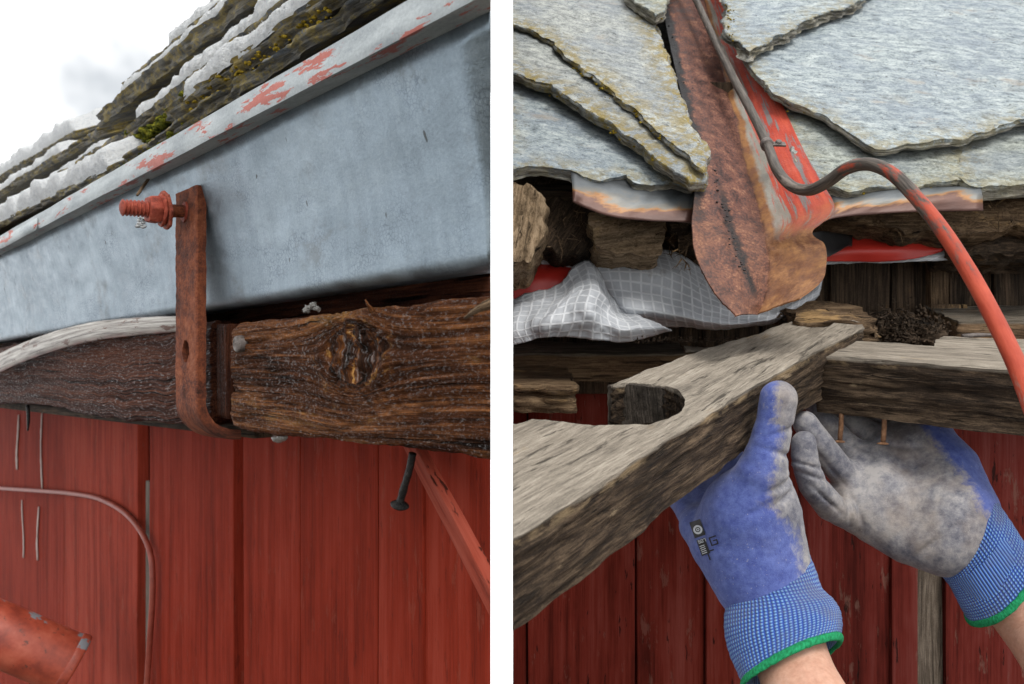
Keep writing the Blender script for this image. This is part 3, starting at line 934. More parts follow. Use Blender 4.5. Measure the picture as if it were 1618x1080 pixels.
def L_(lo0, lo1, n, th, **k):
    return lslate(lo0, lo1, n, th, **k) + (th,)
# right-hand stack, lowest first
c1 = L_((176, 283), (700, -62), -.016, .013, jit=.006)
c2 = L_((262, 205), (720, -125), -.03, .017, jit=.007)
snow_on(c2, .017, .10, 1)
b1 = L_((198, 226), (640, -116), -.055, .016)
b2 = L_((205, 212), (640, -140), -.062, .008, jit=.006)
snow_on(b2, .018, .02, 1, .004)
a1 = L_((156, 203), (640, -185), -.095, .020)
snow_on(a1, .013, .12, .95, .006)
a2 = L_((196, 150), (640, -210), -.15, .017)
snow_on(a2, .016, .25, 1, .006)
a3 = L_((335, 42), (640, -190), -.20, .025)
snow_on(a3, .025, .0, 1, .004)
# left-hand stack
e1 = L_((-120, 415), (196, 268), -.018, .010)
snow_on(e1, .026, 0, .97, .002)
d1 = L_((-150, 452), (196, 229), -.06, .018)
snow_on(d1, .010, 0, .96, .004)
d2 = L_((-150, 400), (160, 215), -.12, .014)
snow_on(d2, .016, 0, .9, .004)
d3 = L_((-150, 372), (120, 215), -.2, .012)
snow_on(d3, .03, 0, 1, .004)
V, FC = [], []
for v_, f_ in snowp:
    o_ = len(V); V += v_; FC += [[o_ + i for i in f] for f in f_]
# small loose crystals along the snow fronts
for v_, f_ in snowp:
    for _ in range(len(v_) // 2):
        c = v_[random.randrange(len(v_))]
        r = random.uniform(.0003, .0012)
        q = [c + Vector((random.gauss(0, 1), random.gauss(0, 1), random.gauss(0, 1))).normalized() * r + UP * r * .4 for _ in range(4)]
        o_ = len(V); V += q
        FC += [(o_, o_ + 1, o_ + 2), (o_, o_ + 2, o_ + 3), (o_, o_ + 3, o_ + 1), (o_ + 1, o_ + 3, o_ + 2)]
tag(obj('snow', V, FC, M['snow'], None, True, cut='L'), 'crusty white snow lying on the slates over the gutter', 'snow', kind='stuff')

# roof deck under the slates
prism('roof_deck', [(-.03, .255), (-1.4, .255 + 1.37 * math.tan(SL) - .02), (-1.4, .23 + 1.37 * math.tan(SL)), (-.03, .235)], -1.2, S_FAR + 1.5, M['wet_dark'], roofl, 10, sub=.1)

# moss cushions on the slate ends (parts of the roof)
def clump(name, spots, mat, parent, amp=.45, cut='L', res=None):
    V, FC, N_ = [], [], 0
    for c, r in spots:
        bm = bmesh.new()
        bmesh.ops.create_icosphere(bm, subdivisions=1 if len(spots) > 200 else 2 if len(spots) > 30 else 3, radius=1)
        sd_ = random.uniform(0, 40)
        for v in bm.verts:
            k = 1 + amp * fb(v.co, 2.2, sd_, 4)
            V.append(Vector(c) + Vector((v.co.x, v.co.y, v.co.z * .7)) * r * k)
        FC += [[N_ + v.index for v in f.verts] for f in bm.faces]
        N_ = len(V)
        bm.free()
    o = obj(name, V, FC, mat, parent, True, cut=cut)
    o['kind'] = 'stuff'
    return o
sp = []
for x, y, n, r in ((203, 208, -.054, .009), (214, 216, -.052, .008), (226, 210, -.053, .010), (240, 204, -.053, .008), (252, 192, -.053, .009), (265, 183, -.054, .007), (280, 172, -.055, .008), (292, 158, -.056, .008),
                   (190, 268, -.014, .007), (205, 258, -.014, .008), (220, 249, -.014, .008), (236, 238, -.014, .007), (250, 228, -.014, .008), (266, 216, -.014, .006), (283, 205, -.016, .006)):
    s, h = LP(x, y, n)
    for q in range(16):
        sp.append((L(s + random.gauss(0, .006), n - .004 + random.gauss(0, .002), h + random.gauss(0, .004)), r * random.uniform(.4, .8)))
clump('moss', sp, M['moss'], roofl)
sp = []
for i in range(150):
    x = random.uniform(290, 520); y = 262 - (x - 176) * .66 - random.uniform(0, 40) + 18
    s, h = LP(x, y - 14, -.022); sp.append((L(s, -.026, h), random.uniform(.0008, .0026)))
clump('lichen', sp, M['slate_c'] if False else M['lichen'], roofl)

# ---- zinc box gutter
g0 = LP(300, 493, 0)[1]; g1 = LP(300, 231, .042)[1]
gut = empty('box_gutter', L(.1, -.06, g0), 'grey zinc box gutter with a folded pale lip flecked with red paint', 'gutter')
prof = [(-.11, g0 + .012)]
for k in range(7):
    a = math.pi / 2 * k / 6
    prof.append((-.010 + .010 * math.sin(a), g0 + .010 - .010 * math.cos(a) + 0))
lean = lambda h: .026 * max(0, (h - g0) / (g1 - g0)) ** 1.75
hs_ = [g0 + .02 + (g1 - g0 - .02) * k / 10 for k in range(11)]
prof += [(lean(h), h) for h in hs_] + [(lean(h) - .0015, h) for h in hs_[::-1]]
for k in range(7):
    a = math.pi / 2 * (1 - k / 6)
    prof.append((-.010 + .0085 * math.sin(a), g0 + .010 - .0085 * math.cos(a)))
prof += [(-.1085, g0 + .0135), (-.1085, g1 - .01), (-.11, g1 - .01)]
prism('trough', prof, -1.1, S_FAR + 1.5, M['zinc'], gut, 110, .0030, 6, sub=.008)
lw = .0150
LN = .024
prism('lip', [(LN - .002, g1 - .001), (LN + .020, g1 - .004), (LN + .0215, g1 + .000), (LN + .0205, g1 + lw), (LN + .018, g1 + lw + .0015), (LN + .014, g1 + lw - .004), (LN + .0165, g1 + .003), (LN - .002, g1 + .003)], -1.1, S_FAR + 1.5, M['lip'], gut, 110, .0008, 14, sub=.004, sharp=28)
# lapped end piece of the lip, far left
s_a = LP(62, 350, .044)[0]
prism('lip', [(LN + .0218, g1 - .006), (LN + .0230, g1 - .006), (LN + .0230, g1 + lw * .62), (LN + .0218, g1 + lw * .62)], s_a, s_a + .9, M['lip'], gut, 12, .001, 9)

# ---- beams under the gutter
hk_s, hk_h = LP(556, 563, .012)
def knot_psi(s, h, a=.019):
    x, y = (s - hk_s) * .62, h - hk_h
    r2 = x * x + y * y + 1e-9
    if r2 > a * a:
        return y * (1 - a * a / r2), math.sqrt(r2) + .004 * nz((s, h, 0), 55, 9)
    return math.sqrt(r2) * .25 + .006 * nz((s, h, 0), 70, 5), math.sqrt(r2) + .004 * nz((s, h, 0), 55, 9)

def rbeam(name, s0, s1, n0, n1, h0, h1, rad, mat, label, ds=.0024, dp=.0018, amp=.0022, knot=False, sag=None, endr=.0, seed=2.0, nf=1.0, sf=1.0):
    per = []
    def arc(cn, ch, a0):
        for k in range(6):
            a = a0 + math.pi / 2 * k / 6
            per.append((cn + rad * math.cos(a), ch + rad * math.sin(a), math.cos(a), math.sin(a)))
    def seg(a, b, nn):
        l = math.hypot(b[0] - a[0], b[1] - a[1]); k = max(2, int(l / dp))
        for i in range(k):
            per.append((a[0] + (b[0] - a[0]) * i / k, a[1] + (b[1] - a[1]) * i / k, nn[0], nn[1]))
    arc(n1 - rad, h1 - rad, 0); seg((n1 - rad, h1), (n0, h1), (0, 1)); seg((n0, h1), (n0, h0), (-1, 0))
    seg((n0, h0), (n1 - rad, h0), (0, -1)); arc(n1 - rad, h0 + rad, -math.pi / 2); seg((n1, h0 + rad), (n1, h1 - rad), (1, 0))
    ns = int((s1 - s0) / ds)
    V, gl, kn, FC = [], [], [], []
    c = len(per)
    cn, ch = (n0 + n1) / 2, (h0 + h1) / 2
    for i in range(ns + 1):
        s = s0 + (s1 - s0) * i / ns
        e = 1.0
        if endr and s > s1 - endr:
            q = (s - (s1 - endr)) / endr
            e = 1 - .16 * q * q * q
        hs = sag(s) if sag else 0
        for (n, h, an, ah) in per:
            if knot:
                psi, r = knot_psi(s, h)
            else:
                psi, r = h + .002 * nz((s, h, n), 8, seed), 1
            g = noise.fractal(Vector((s * 11 * sf, psi * 260 * nf, n * 90 + seed)), .7, 2.0, 3)
            rid = 1 - abs(noise.noise(Vector((s * 16 * sf + 4, psi * 420 * nf, n * 120 + seed * 2)))) * 2.2
            lump = fb((s * sf, h * 1.5, n), 24, seed, 4)
            cv = noise.noise(Vector((s * 8 * sf + 9, psi * 190 * nf, n * 70 + seed * 3)))
            d = amp * (.45 * g + .40 * rid - .3 - 1.1 * math.exp(-(cv / .07) ** 2)) + .0016 * lump
            kv = 0.0
            if knot and an > .3:
                if r < .028:
                    kv = max(0, min(1, (.0265 - r) / .006))
                    d += -.0018 * kv + .003 * fb((s, h, 0), 110, 7, 3) * kv
                ring = math.exp(-((r - .027) / .005) ** 2)
                d += .0016 * ring
                dx = abs((s - hk_s) * .62)
                if r < .05: kv = max(kv, .55 * math.exp(-((r - .029) / .010) ** 2) * (.5 + .9 * nz((s, h, 0), 60, 3)))
            V.append(L(s, cn + (n - cn) * e + an * d, ch + (h - ch) * e + ah * d + hs))
            gl.append((s * sf + seed, psi + seed * .1, n)); kn.append(min(1, max(0, kv)))
    for i in range(ns):
        for j in range(c):
            k = (j + 1) % c
            FC.append((i * c + j, i * c + k, (i + 1) * c + k, (i + 1) * c + j))
    FC.append(list(range(c))[::-1]); FC.append([ns * c + j for j in range(c)])
    o = obj(name, V, FC, mat, None, True, gl, {'knot': kn}, 'L')
    return tag(o, label, 'beam')

hb = LP(775, 727, .012)[1]; ht = LP(775, 463, .012)[1]
sE = LP(357, 590, .012)[0]
rbeam('wooden_beam', -.62, sE, -.075, .012, hb, ht, .009, M['wet'], 'wet brown beam with a large round knot, right of the rusty bracket', knot=True, endr=.02, sf=.75, amp=.0026, seed=1.0, ds=.0026, dp=.0016)
hb2 = LP(290, 668, 0)[1]; ht2 = LP(300, 512, 0)[1]
rbeam('wooden_beam', LP(334, 600, .0)[0], S_FAR + .3, -.075, .000, hb2, ht2, .007, M['wet_dark'], 'dark wet beam running away left of the rusty bracket', ds=.0042, dp=.0022, amp=.0017, seed=5.0, sag=lambda s: -.004 * math.sin(s * 7) + .004 * nz((s, 0, 0), 22, 1), nf=.8, sf=.24)
s0_ = LP(356, 580, 0)[0]; s1_ = LP(337, 580, 0)[0]
pk = brick('packing_piece', L(s0_, -.06, LP(345, 662, 0)[1]), EH, UP, NL, (s1_ - s0_, LP(345, 512, 0)[1] - LP(345, 662, 0)[1], .058), M['wet_dark'], None, .003, 'L', 6, .002)
tag(pk, 'narrow dark wooden packing piece between the bracket and the knotty beam', 'wood block')
# timber seen under the beam end, in shade
tag(prism('ledger_board', [(-.10, hb2 - .004), (-.05, hb2 - .004), (-.05, hb2 - .016), (-.10, hb2 - .016)], LP(402, 680, -.05)[0], S_FAR + 1, M['rot_dark'], None, 10), 'brown ledger board hidden beneath the beams under the gutter', 'board')

# round nail head in the end of the knotty beam
s, h = LP(379, 543, .014)
nh = empty('nail', L(s, .014, h), 'corroded pale nail head in the left end of the knotty beam', 'nail')
tube('nail_head', [L(s, .010, h), L(s, .0145, h), L(s, .0175, h), L(s, .0178, h)], [.0068, .0070, .0060, .001], M['steel'], nh, 20, 3, None, .08, 200)

# ---- rusty flat-bar bracket with its bolt
sa = LP(325, 400, .0135)[0]; 
sL_ = LP(274, 400, .0135)[0]
hbt = LP(300, 306, .012)[1]
brk = empty('gutter_bracket', L((sa + sL_) / 2, .008, hb2), 'rusty flat iron bracket hooked round the beam, holding the gutter by a bolt', 'bracket')
W_ = LP(275, 450, .0135)[0] - LP(308, 450, .0135)[0]
sC = LP(294, 450, .0220)[0]
TH = .0085
path = [(.0140, hbt)] + [(.0140, hbt - (hbt - hb2 - .022) * k / 14) for k in range(1, 15)]
for k in range(1, 9):
    a = math.pi / 2 * k / 8
    path.append((.0140 - .032 * (1 - math.cos(a)), hb2 + .022 - .026 * math.sin(a) - .0))
hole_h = LP(291, 556, .0135)[1]
V, gl, FC = [], [], []
# front and back skins as strips with a real slot cut through
def bar_pt(i, u, t):
    n, h = path[i]
    a = path[max(0, i - 1)]; b = path[min(len(path) - 1, i + 1)]
    tx, ty = b[0] - a[0], b[1] - a[1]
    l = math.hypot(tx, ty); nx_, ny_ = -ty / l, tx / l
    sh = .012 * max(0, (path[10][1] - h)) * 0
    return L(sC + u * W_ * .5 + sh, n + nx_ * t, h + ny_ * t)
dense = crom([(p[0], p[1]) for p in path], 9)
path = [tuple(p) for p in dense]
NUc = 30
us = [-1 + 2 * k / NUc for k in range(NUc + 1)]
idx = {}
for i in range(len(path)):
    for k, u in enumerate(us):
        for q, t in enumerate((0, TH)):
            p = bar_pt(i, u * (1 + .015 * nz((path[i][1], u, 0), 60, 2)), t + (.0007 * fb((u * .02, path[i][1], q), 90, 3, 3)))
            if q and abs(u) == 1: p = p - NL * .001
            idx[(i, k, q)] = len(V); V.append(p); gl.append((path[i][1], u * .025, t))
def inhole(i, k):
    h = (path[i][1] + path[min(i + 1, len(path) - 1)][1]) / 2; u = (us[k] + us[k + 1]) / 2
    return ((h - hole_h) / .0100) ** 2 + (u * W_ * .5 / .0085) ** 2 < 1
for i in range(len(path) - 1):
    for k in range(NUc):
        if inhole(i, k): continue
        FC.append((idx[i, k, 0], idx[i, k + 1, 0], idx[i + 1, k + 1, 0], idx[i + 1, k, 0]))
        FC.append((idx[i, k, 1], idx[i + 1, k, 1], idx[i + 1, k + 1, 1], idx[i, k + 1, 1]))
        for (di, dk, e0, e1) in ((-1, 0, (i, k), (i, k + 1)), (1, 0, (i + 1, k), (i + 1, k + 1)), (0, -1, (i, k), (i + 1, k)), (0, 1, (i, k + 1), (i + 1, k + 1))):
            a, b = i + di, k + dk
            if a < 0 or b < 0 or a >= len(path) - 1 or b >= NUc or inhole(a, b):
                FC.append((idx[e0[0], e0[1], 0], idx[e1[0], e1[1], 0], idx[e1[0], e1[1], 1], idx[e0[0], e0[1], 1]))
obj('flat_bar', V, FC, M['rustbar'], brk, True, gl, None, None, 40)
bpy.context.view_layer.update()
bo = LP(293, 334, .0215)
def bolt_pt(n, dh=0, ds=0):
    return L(bo[0] + ds, n, bo[1] + dh - (n - .0215) * .03)
tube('bolt_shank', [bolt_pt(n) for n in (.016, .028, .040, .053)], [.0058] * 4, M['rustbar'], brk, 20, 5, None, .08, 160)
# threaded end: real ridges
pts, rad = [], []
for k in range(61):
    n = .052 + .026 * k / 60
    pts.append(bolt_pt(n)); rad.append(.0064 + .0010 * math.sin(k / 60 * 2 * math.pi * 8) if k < 57 else .0062 - (k - 57) * .001)
pts.append(bolt_pt(.0782)); rad.append(.001)
tube('bolt_thread', pts, rad, M['orange'], brk, 24, 1, None, .04, 200)
# washer
def disc(n0, n1, r, mat, name, seg=40, hexa=False, tilt=0.0, rough=.05):
    V, gl, FC = [], [], []
    ring = []
    prof_ = [(n0, .0), (n0, r * .93), (n0 + (n1 - n0) * .2, r), (n1 - (n1 - n0) * .25, r), (n1, r * .92), (n1, .0)]
    for a in range(seg):
        th = 2 * math.pi * a / seg
        kk = 1.0
        if hexa:
            q = (th % (math.pi / 3)) - math.pi / 6
            kk = min(1.0, .88 / math.cos(q))
        for (n, rr) in prof_:
            c = bolt_pt(n + tilt * math.sin(th) * rr)
            p = c + UP * (math.sin(th) * rr * kk) + EH * (math.cos(th) * rr * kk)
            p = p + (p - c) * rough * fb(p, 130, 3, 3)
            V.append(p); gl.append((n, math.sin(th) * rr, math.cos(th) * rr))
    m_ = len(prof_)
    for a in range(seg):
        b = (a + 1) % seg
        for k in range(m_ - 1):
            FC.append((a * m_ + k, a * m_ + k + 1, b * m_ + k + 1, b * m_ + k))
    return obj(name, V, FC, mat, brk, True, gl, None, None, 38)
disc(.038, .0410, .0165, M['washer'], 'washer', tilt=.12, rough=.1)
disc(.0415, .0445, .0140, M['orange'], 'washer', tilt=.05, rough=.12)
disc(.0445, .0550, .0128, M['orange'], 'nut', 48, True, rough=.08)
disc(.0200, .0240, .0085, M['orange'], 'paint_blob', 20, rough=.35)
# hanging snow crystal and dry stalk
s, h = LP(223, 349, .045)
ic = []
for k in range(14):
    ic.append((L(s, .045, h) + Vector((random.gauss(0, .0025), random.gauss(0, .002), random.gauss(0, .0035))), random.uniform(.0011, .0022)))
o_ = clump('snow_crystal', ic, M['snow'], None); tag(o_, 'tiny snow crystal hanging below the red bolt end', 'snow')
s, h = LP(217, 308, .05)
s2, h2 = LP(246, 272, .02)
tw = tube('dry_stalk', [L(s, .05, h), L((s + s2) / 2 + .001, .038, (h + h2) / 2 - .003), L(s2, .022, h2)], [.0012, .0016, .0010], M['rot'], None, 8, 6, None, .3, 300)
tag(tw, 'thin dry stalk between bolt end and gutter lip', 'stalk')
s, h = LP(328, 231, .014); s2, h2 = LP(331, 221, .014)
tag(tube('dry_stalk', [L(s, .0145, h), L(s2 - .001, .017, (h + h2) / 2), L(s2, .0145, h2)], [.0004, .0008, .0005], M['rot'], None, 6, 4), 'tiny straw stuck on the gutter lip', 'stalk')

# ---- curved worn strip in front of the dark beam
rows = []
top_ = [(-160, 668, .030), (-70, 598, .030), (0, 558, .028), (60, 532, .024), (130, 512, .018), (200, 503, .012), (262, 500, .006), (282, 500, .003)]
low_ = [(-160, 692, .030), (-70, 619, .030), (0, 580, .028), (60, 554, .024), (130, 533, .018), (200, 522, .012), (262, 516, .006), (282, 515, .003)]
T_ = [L(LP(x, y, n)[0], n, LP(x, y, n)[1]) for x, y, n in top_]
B_ = [L(LP(x, y, n)[0], n, LP(x, y, n)[1]) for x, y, n in low_]
B2 = [p - UP * .006 - NL * .004 for p in B_]
T0 = [p - NL * .010 + UP * .001 for p in T_]
Mi = [(a + b) / 2 + NL * .0012 for a, b in zip(T_, B_)]
st = sheet('curved_strip', [B2, B_, Mi, T_, T0], M['strip'], None, 8, 4, .0016, .0004, 60)
tag(st, 'worn curved strip with flaking white paint in front of the dark beam', 'strip')
# ---- bent black nail under the knotty beam
n_ = -.02
pp = [(652, 716), (646, 745), (637, 775), (632, 796)]
na = empty('nail', L(LP(632, 800, n_)[0], n_, LP(632, 800, n_)[1]), 'black wet nail hanging below the knotty beam', 'nail')
pw = [L(LP(x, y, n_)[0], n_, LP(x, y, n_)[1]) for x, y in pp]
tube('nail_shank', pw, [.0028, .0026, .0028, .0027], M['blacknail'], na, 14, 6, None, .12, 250)
ax_ = (pw[-1] - pw[-2]).normalized()
tube('nail_head', [pw[-1] - ax_ * .002, pw[-1], pw[-1] + ax_ * .0015, pw[-1] + ax_ * .003], [.0028, .0058, .0062, .004], M['blacknail'], na, 18, 4, None, .12, 250)
n_ = -.03
pw = [L(LP(x, y, n_)[0], n_, LP(x, y, n_)[1]) for x, y in ((44, 640), (45, 662), (44, 680))]
tag(tube('nail', pw, [.003, .0028, .0015], M['blacknail'], None, 10, 4), 'small dark nail point below the dark beam, far left', 'nail')

# ---- red diagonal brace, downpipe and cable on the wall
n_ = -.13
def LW(x, y, n): 
    s, h = LP(x, y, n)
    return L(s, n, h)
a, b = LW(664, 706, -.17), LW(800, 958, -.11)
d_ = (b - a).normalized()
sidev = d_.cross(NL).normalized()
brick('diagonal_brace', a - sidev * .008 - d_ * .05, sidev, d_, -d_.cross(sidev) if d_.cross(sidev).dot(NL) < 0 else d_.cross(sidev), (.016, (b - a).length + .3, .012), M['brace'], None, .0015, 'L', 6, .001)
tag(bpy.data.objects['diagonal_brace'], 'red painted diagonal brace in front of the wall, below the knotty beam', 'brace')
dp_ = empty('drainpipe', LW(80, 1030, -.09), 'red painted round pipe end with chipped paint, bottom left against the wall', 'pipe')
pa = [P(-300, 874, 1.42), P(-120, 950, 1.455), P(0, 1001, 1.48), P(70, 1031, 1.50), P(116, 1050, 1.515)]
tube('pipe_body', pa, [.050] * 5, M['pipe'], dp_, 40, 6, None)
ae_ = (pa[-1] - pa[-2]).normalized()
tube('pipe_rim', [pa[-1] - ae_ * .012, pa[-1] - ae_ * .010, pa[-1] + ae_ * .003, pa[-1] + ae_ * .004], [.0502, .0520, .0520, .046], M['pipe'], dp_, 40, 3)
cpx = [(-120, 760), (-40, 767), (0, 771), (60, 775), (110, 779), (155, 787), (195, 808), (222, 838), (237, 872), (241, 910), (240, 960), (236, 1020), (232, 1090), (228, 1200), (225, 1350)]
cb = tube('cable', [LW(x, y, NW + .026) for x, y in cpx], [.0048] * len(cpx), M['redcable'], None, 14, 6, 'L')
tag(cb, 'thin red painted cable bending down the left wall', 'cable')
# splinters, ice and a drop on the knotty beam
spl = []
for x, y, n, r in ((488, 486, .0, .0030), (495, 481, .0, .0024), (501, 487, .0, .0026), (484, 490, .002, .0028)):
    s, h = LP(x, y, n); spl.append((L(s, n, h), r))
tag(clump('ice_lump', spl, M['ice'], None, .7), 'small lump of dirty ice on top of the knotty beam', 'ice')
s, h = LP(440, 698, -.005)
tag(clump('water_drop', [(L(s, -.005, h + .003), .0055), (L(s - .007, -.005, h + .004), .0045)], M['ice'], None, .15), 'water drop hanging under the knotty beam', 'water drop')
pw = [LW(735, 502, .018), LW(757, 487, .020), LW(778, 478, .016), LW(795, 470, .012)]
tag(tube('splinter', pw, [.0008, .0022, .003, .0022], M['rot'], None, 8, 5, 'L', .2, 200), 'pale wood splinter at the right end of the knotty beam', 'splinter')
pw = [LW(588, 492, .014), LW(582, 482, .017), LW(577, 473, .018)]
tag(tube('splinter', pw, [.0022, .0012, .0006], M['wet'], None, 8, 5, 'L', .2, 200), 'short dark splinter standing on top of the knotty beam', 'splinter')
s, h = LP(606, 592, .014)

# ================================================================== RIGHT: opened eave under repair
# ---- red board wall below the eave
WD = 1.05
wr_ = empty('red_board_wall', Vector((.3, WD, .02)), 'dark red weathered board wall behind the gloved hands, flaking paint', 'wall')
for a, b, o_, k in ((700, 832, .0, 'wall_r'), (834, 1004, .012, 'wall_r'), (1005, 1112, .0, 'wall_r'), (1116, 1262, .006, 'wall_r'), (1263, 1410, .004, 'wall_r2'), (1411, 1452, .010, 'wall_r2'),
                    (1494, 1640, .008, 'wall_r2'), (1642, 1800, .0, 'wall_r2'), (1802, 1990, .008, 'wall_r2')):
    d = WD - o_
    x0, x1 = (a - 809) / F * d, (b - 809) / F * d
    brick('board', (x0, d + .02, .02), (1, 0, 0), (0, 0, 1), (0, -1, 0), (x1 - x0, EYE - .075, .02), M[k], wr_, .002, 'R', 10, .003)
x0, x1 = (1450 - 809) / F * WD, (1492 - 809) / F * WD
brick('bare_board', (x0, WD + .03, .02), (1, 0, 0), (0, 0, 1), (0, -1, 0), (x1 - x0, EYE - .075, .03), M['grey_dark'], wr_, .004, 'R', 24, .006)
tag(bpy.data.objects['bare_board'], 'bare grey wood strip without paint')
brick('light_block_board', (-.05, WD + .06, .02), (1, 0, 0), (0, 0, 1), (0, -1, 0), (1.1, EYE + .3, .02), M['rot_dark'], wr_, .001, 'R')  # added behind the boards to stop sky light leaking into the eave

# ---- unpainted planks in the open eave
bk = empty('plank_backing', P(1500, 530, 1.03), 'dark bare vertical planks inside the open eave, right of the chute', 'planks')
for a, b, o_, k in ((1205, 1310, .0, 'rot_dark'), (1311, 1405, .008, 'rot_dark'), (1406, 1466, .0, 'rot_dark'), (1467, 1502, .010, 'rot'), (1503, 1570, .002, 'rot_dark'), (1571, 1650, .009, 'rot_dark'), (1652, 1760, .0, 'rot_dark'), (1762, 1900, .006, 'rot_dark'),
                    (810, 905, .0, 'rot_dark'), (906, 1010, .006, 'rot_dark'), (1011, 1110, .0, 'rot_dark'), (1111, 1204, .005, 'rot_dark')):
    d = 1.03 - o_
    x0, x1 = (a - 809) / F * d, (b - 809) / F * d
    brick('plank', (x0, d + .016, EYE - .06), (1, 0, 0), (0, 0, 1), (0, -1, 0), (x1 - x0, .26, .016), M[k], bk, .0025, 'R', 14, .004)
for a, b, y0, y1, k in ((1470, 1530, 480, 560, 'rot'), (1531, 1600, 495, 560, 'rot')):
    d = 1.0
    x0, x1 = (a - 809) / F * d, (b - 809) / F * d
    brick('plank', (x0, d + .012, EYE + (540 - y1) / F * d), (1, 0, 0), (0, 0, 1), (0, -1, 0), (x1 - x0, (y1 - y0) / F * d, .012), M[k], bk, .003, 'R', 10, .004)

# ---- slate roof
TS = math.tan(math.radians(40))
R0 = P(1200, 290, .88)
RNV = Vector((0, -TS, 1)).normalized()
UPS = Vector((0, 1, TS)).normalized()
roofr = empty('slate_roof', R0, 'roof of large pale grey slates either side of the rusty chute', 'roof')
def rs(name, poly, lift, th, mat, gr=(1, 0, 0), **k):
    q = dict(res=.010, step=.0045, jit=.0042, jf=34, top=.0011, tf=26, side=.0026, rings=7, cut='R')
    q.update(k)
    return slab(name, poly, R0 + RNV * lift, RNV, th, M[mat], roofr, grain=gr, **q)
slab('roof_deck', [(780, 300), (1090, 300), (1110, 240), (1240, 240), (1300, 300), (1980, 300), (1980, -170), (780, -170)], R0 - RNV * .034, RNV, .022, M['rot_dark'], roofr, grain=(1, 0, 0), res=.05, step=.02, rings=2, cut='R')  # hidden deck under the slates, put in to block sky light above the cavity
# left side, lowest first
rs('slate', [(790, 60), (1000, 150), (1098, 278), (1092, 294), (1062, 287), (1030, 292), (1003, 290), (990, 276), (968, 280), (948, 287), (912, 272), (872, 264), (840, 264), (790, 268)], .004, .012, 'slate_b', (1, .2, -.55))
rs('slate', [(780, -140), (1010, -140), (1022, 10), (1045, 62), (1060, 105), (1078, 155), (1098, 205), (1119, 240), (1116, 284), (1092, 284), (1052, 256), (1008, 222), (958, 190), (918, 166), (862, 132), (780, 98)], .026, .012, 'slate_a', (1, .1, -.35))
rs('slate', [(780, -150), (1005, -150), (1020, 12), (1045, 66), (1060, 108), (1077, 157), (1096, 206), (1114, 240), (1112, 268), (1086, 246), (1046, 214), (1006, 176), (976, 152), (946, 126), (908, 99), (872, 66), (836, 44), (780, 30)], .0345, .0055, 'slate_a', (1, .1, -.35), side=.003, jit=.004, rings=4)
rs('slate', [(960, -160), (1120, -160), (1050, 6), (1052, 16), (1036, 22), (1014, 6), (990, -12)], .052, .014, 'slate_c', (1, .1, -.35))
# right side
rs('slate', [(1228, 150), (1420, 120), (1524, 205), (1519, 262), (1524, 282), (1500, 286), (1470, 291), (1440, 298), (1420, 290), (1380, 294), (1342, 302), (1318, 296), (1300, 290), (1285, 272), (1262, 258), (1250, 215), (1240, 180)], .002, .012, 'slate_c', (1, 0, 0))
rs('slate', [(1305, 285), (1500, 280), (1496, 297), (1440, 303), (1400, 297), (1340, 306), (1312, 300)], -.010, .010, 'slate_c', (1, 0, 0))
rs('slate', [(1513, 150), (1800, 150), (1800, 288), (1690, 292), (1618, 291), (1575, 293), (1534, 293), (1518, 280), (1512, 262), (1516, 235)], .0025, .016, 'slate_c', (1, 0, .2))
rs('slate', [(1790, 150), (1990, 150), (1990, 285), (1900, 295), (1796, 288)], .0025, .016, 'slate_b', (1, 0, .2))
rs('slate', [(1172, 84), (1180, 100), (1208, 134), (1222, 148), (1245, 160), (1292, 178), (1322, 196), (1346, 212), (1384, 233), (1420, 229), (1466, 226), (1510, 220), (1560, 208), (1618, 188), (1690, 178), (1690, -150), (1380, -150), (1255, 20)], .020, .0085, 'slate_b', (1, .1, -.12), top=.0014)
rs('slate', [(1680, 180), (1680, -160), (1990, -160), (1990, 190), (1800, 214)], .020, .014, 'slate_a', (1, .1, .2))
rs('slate', [(1120, -160), (1470, -160), (1362, -2), (1330, 12), (1292, 22), (1258, 42), (1222, 62), (1184, 80), (1166, 62), (1146, 46), (1148, 8)], .038, .012, 'slate_b', (1, .1, .5), rings=9, side=.007)

# lichen cushions on the slate edges
sp = []
def onroof(x, y, lift): return hit(x, y, R0 + RNV * lift, RNV)
for (x0, y0, x1, y1, n, lf) in ((1020, 238, 1112, 282, 60, .022), (960, 196, 1022, 238, 26, .020), (905, 100, 990, 168, 16, .033), (1000, 172, 1060, 228, 14, .033), (1150, 10, 1158, 62, 14, .04), (1240, 162, 1270, 172, 6, .016),
                             (1015, 5, 1045, 22, 14, .046), (870, 140, 960, 196, 14, .020), (1440, 298, 1490, 294, 8, -.004), (1330, 300, 1400, 300, 10, -.004)):
    for k in range(n * 4):
        t = random.random()
        sp.append((onroof(x0 + (x1 - x0) * t + random.gauss(0, 3.5), y0 + (y1 - y0) * t + random.gauss(0, 4.5), lf + random.uniform(-.006, .001)), random.uniform(.0005, .0018)))
clump('lichen', sp, M['lichen'], roofr, .7, None)

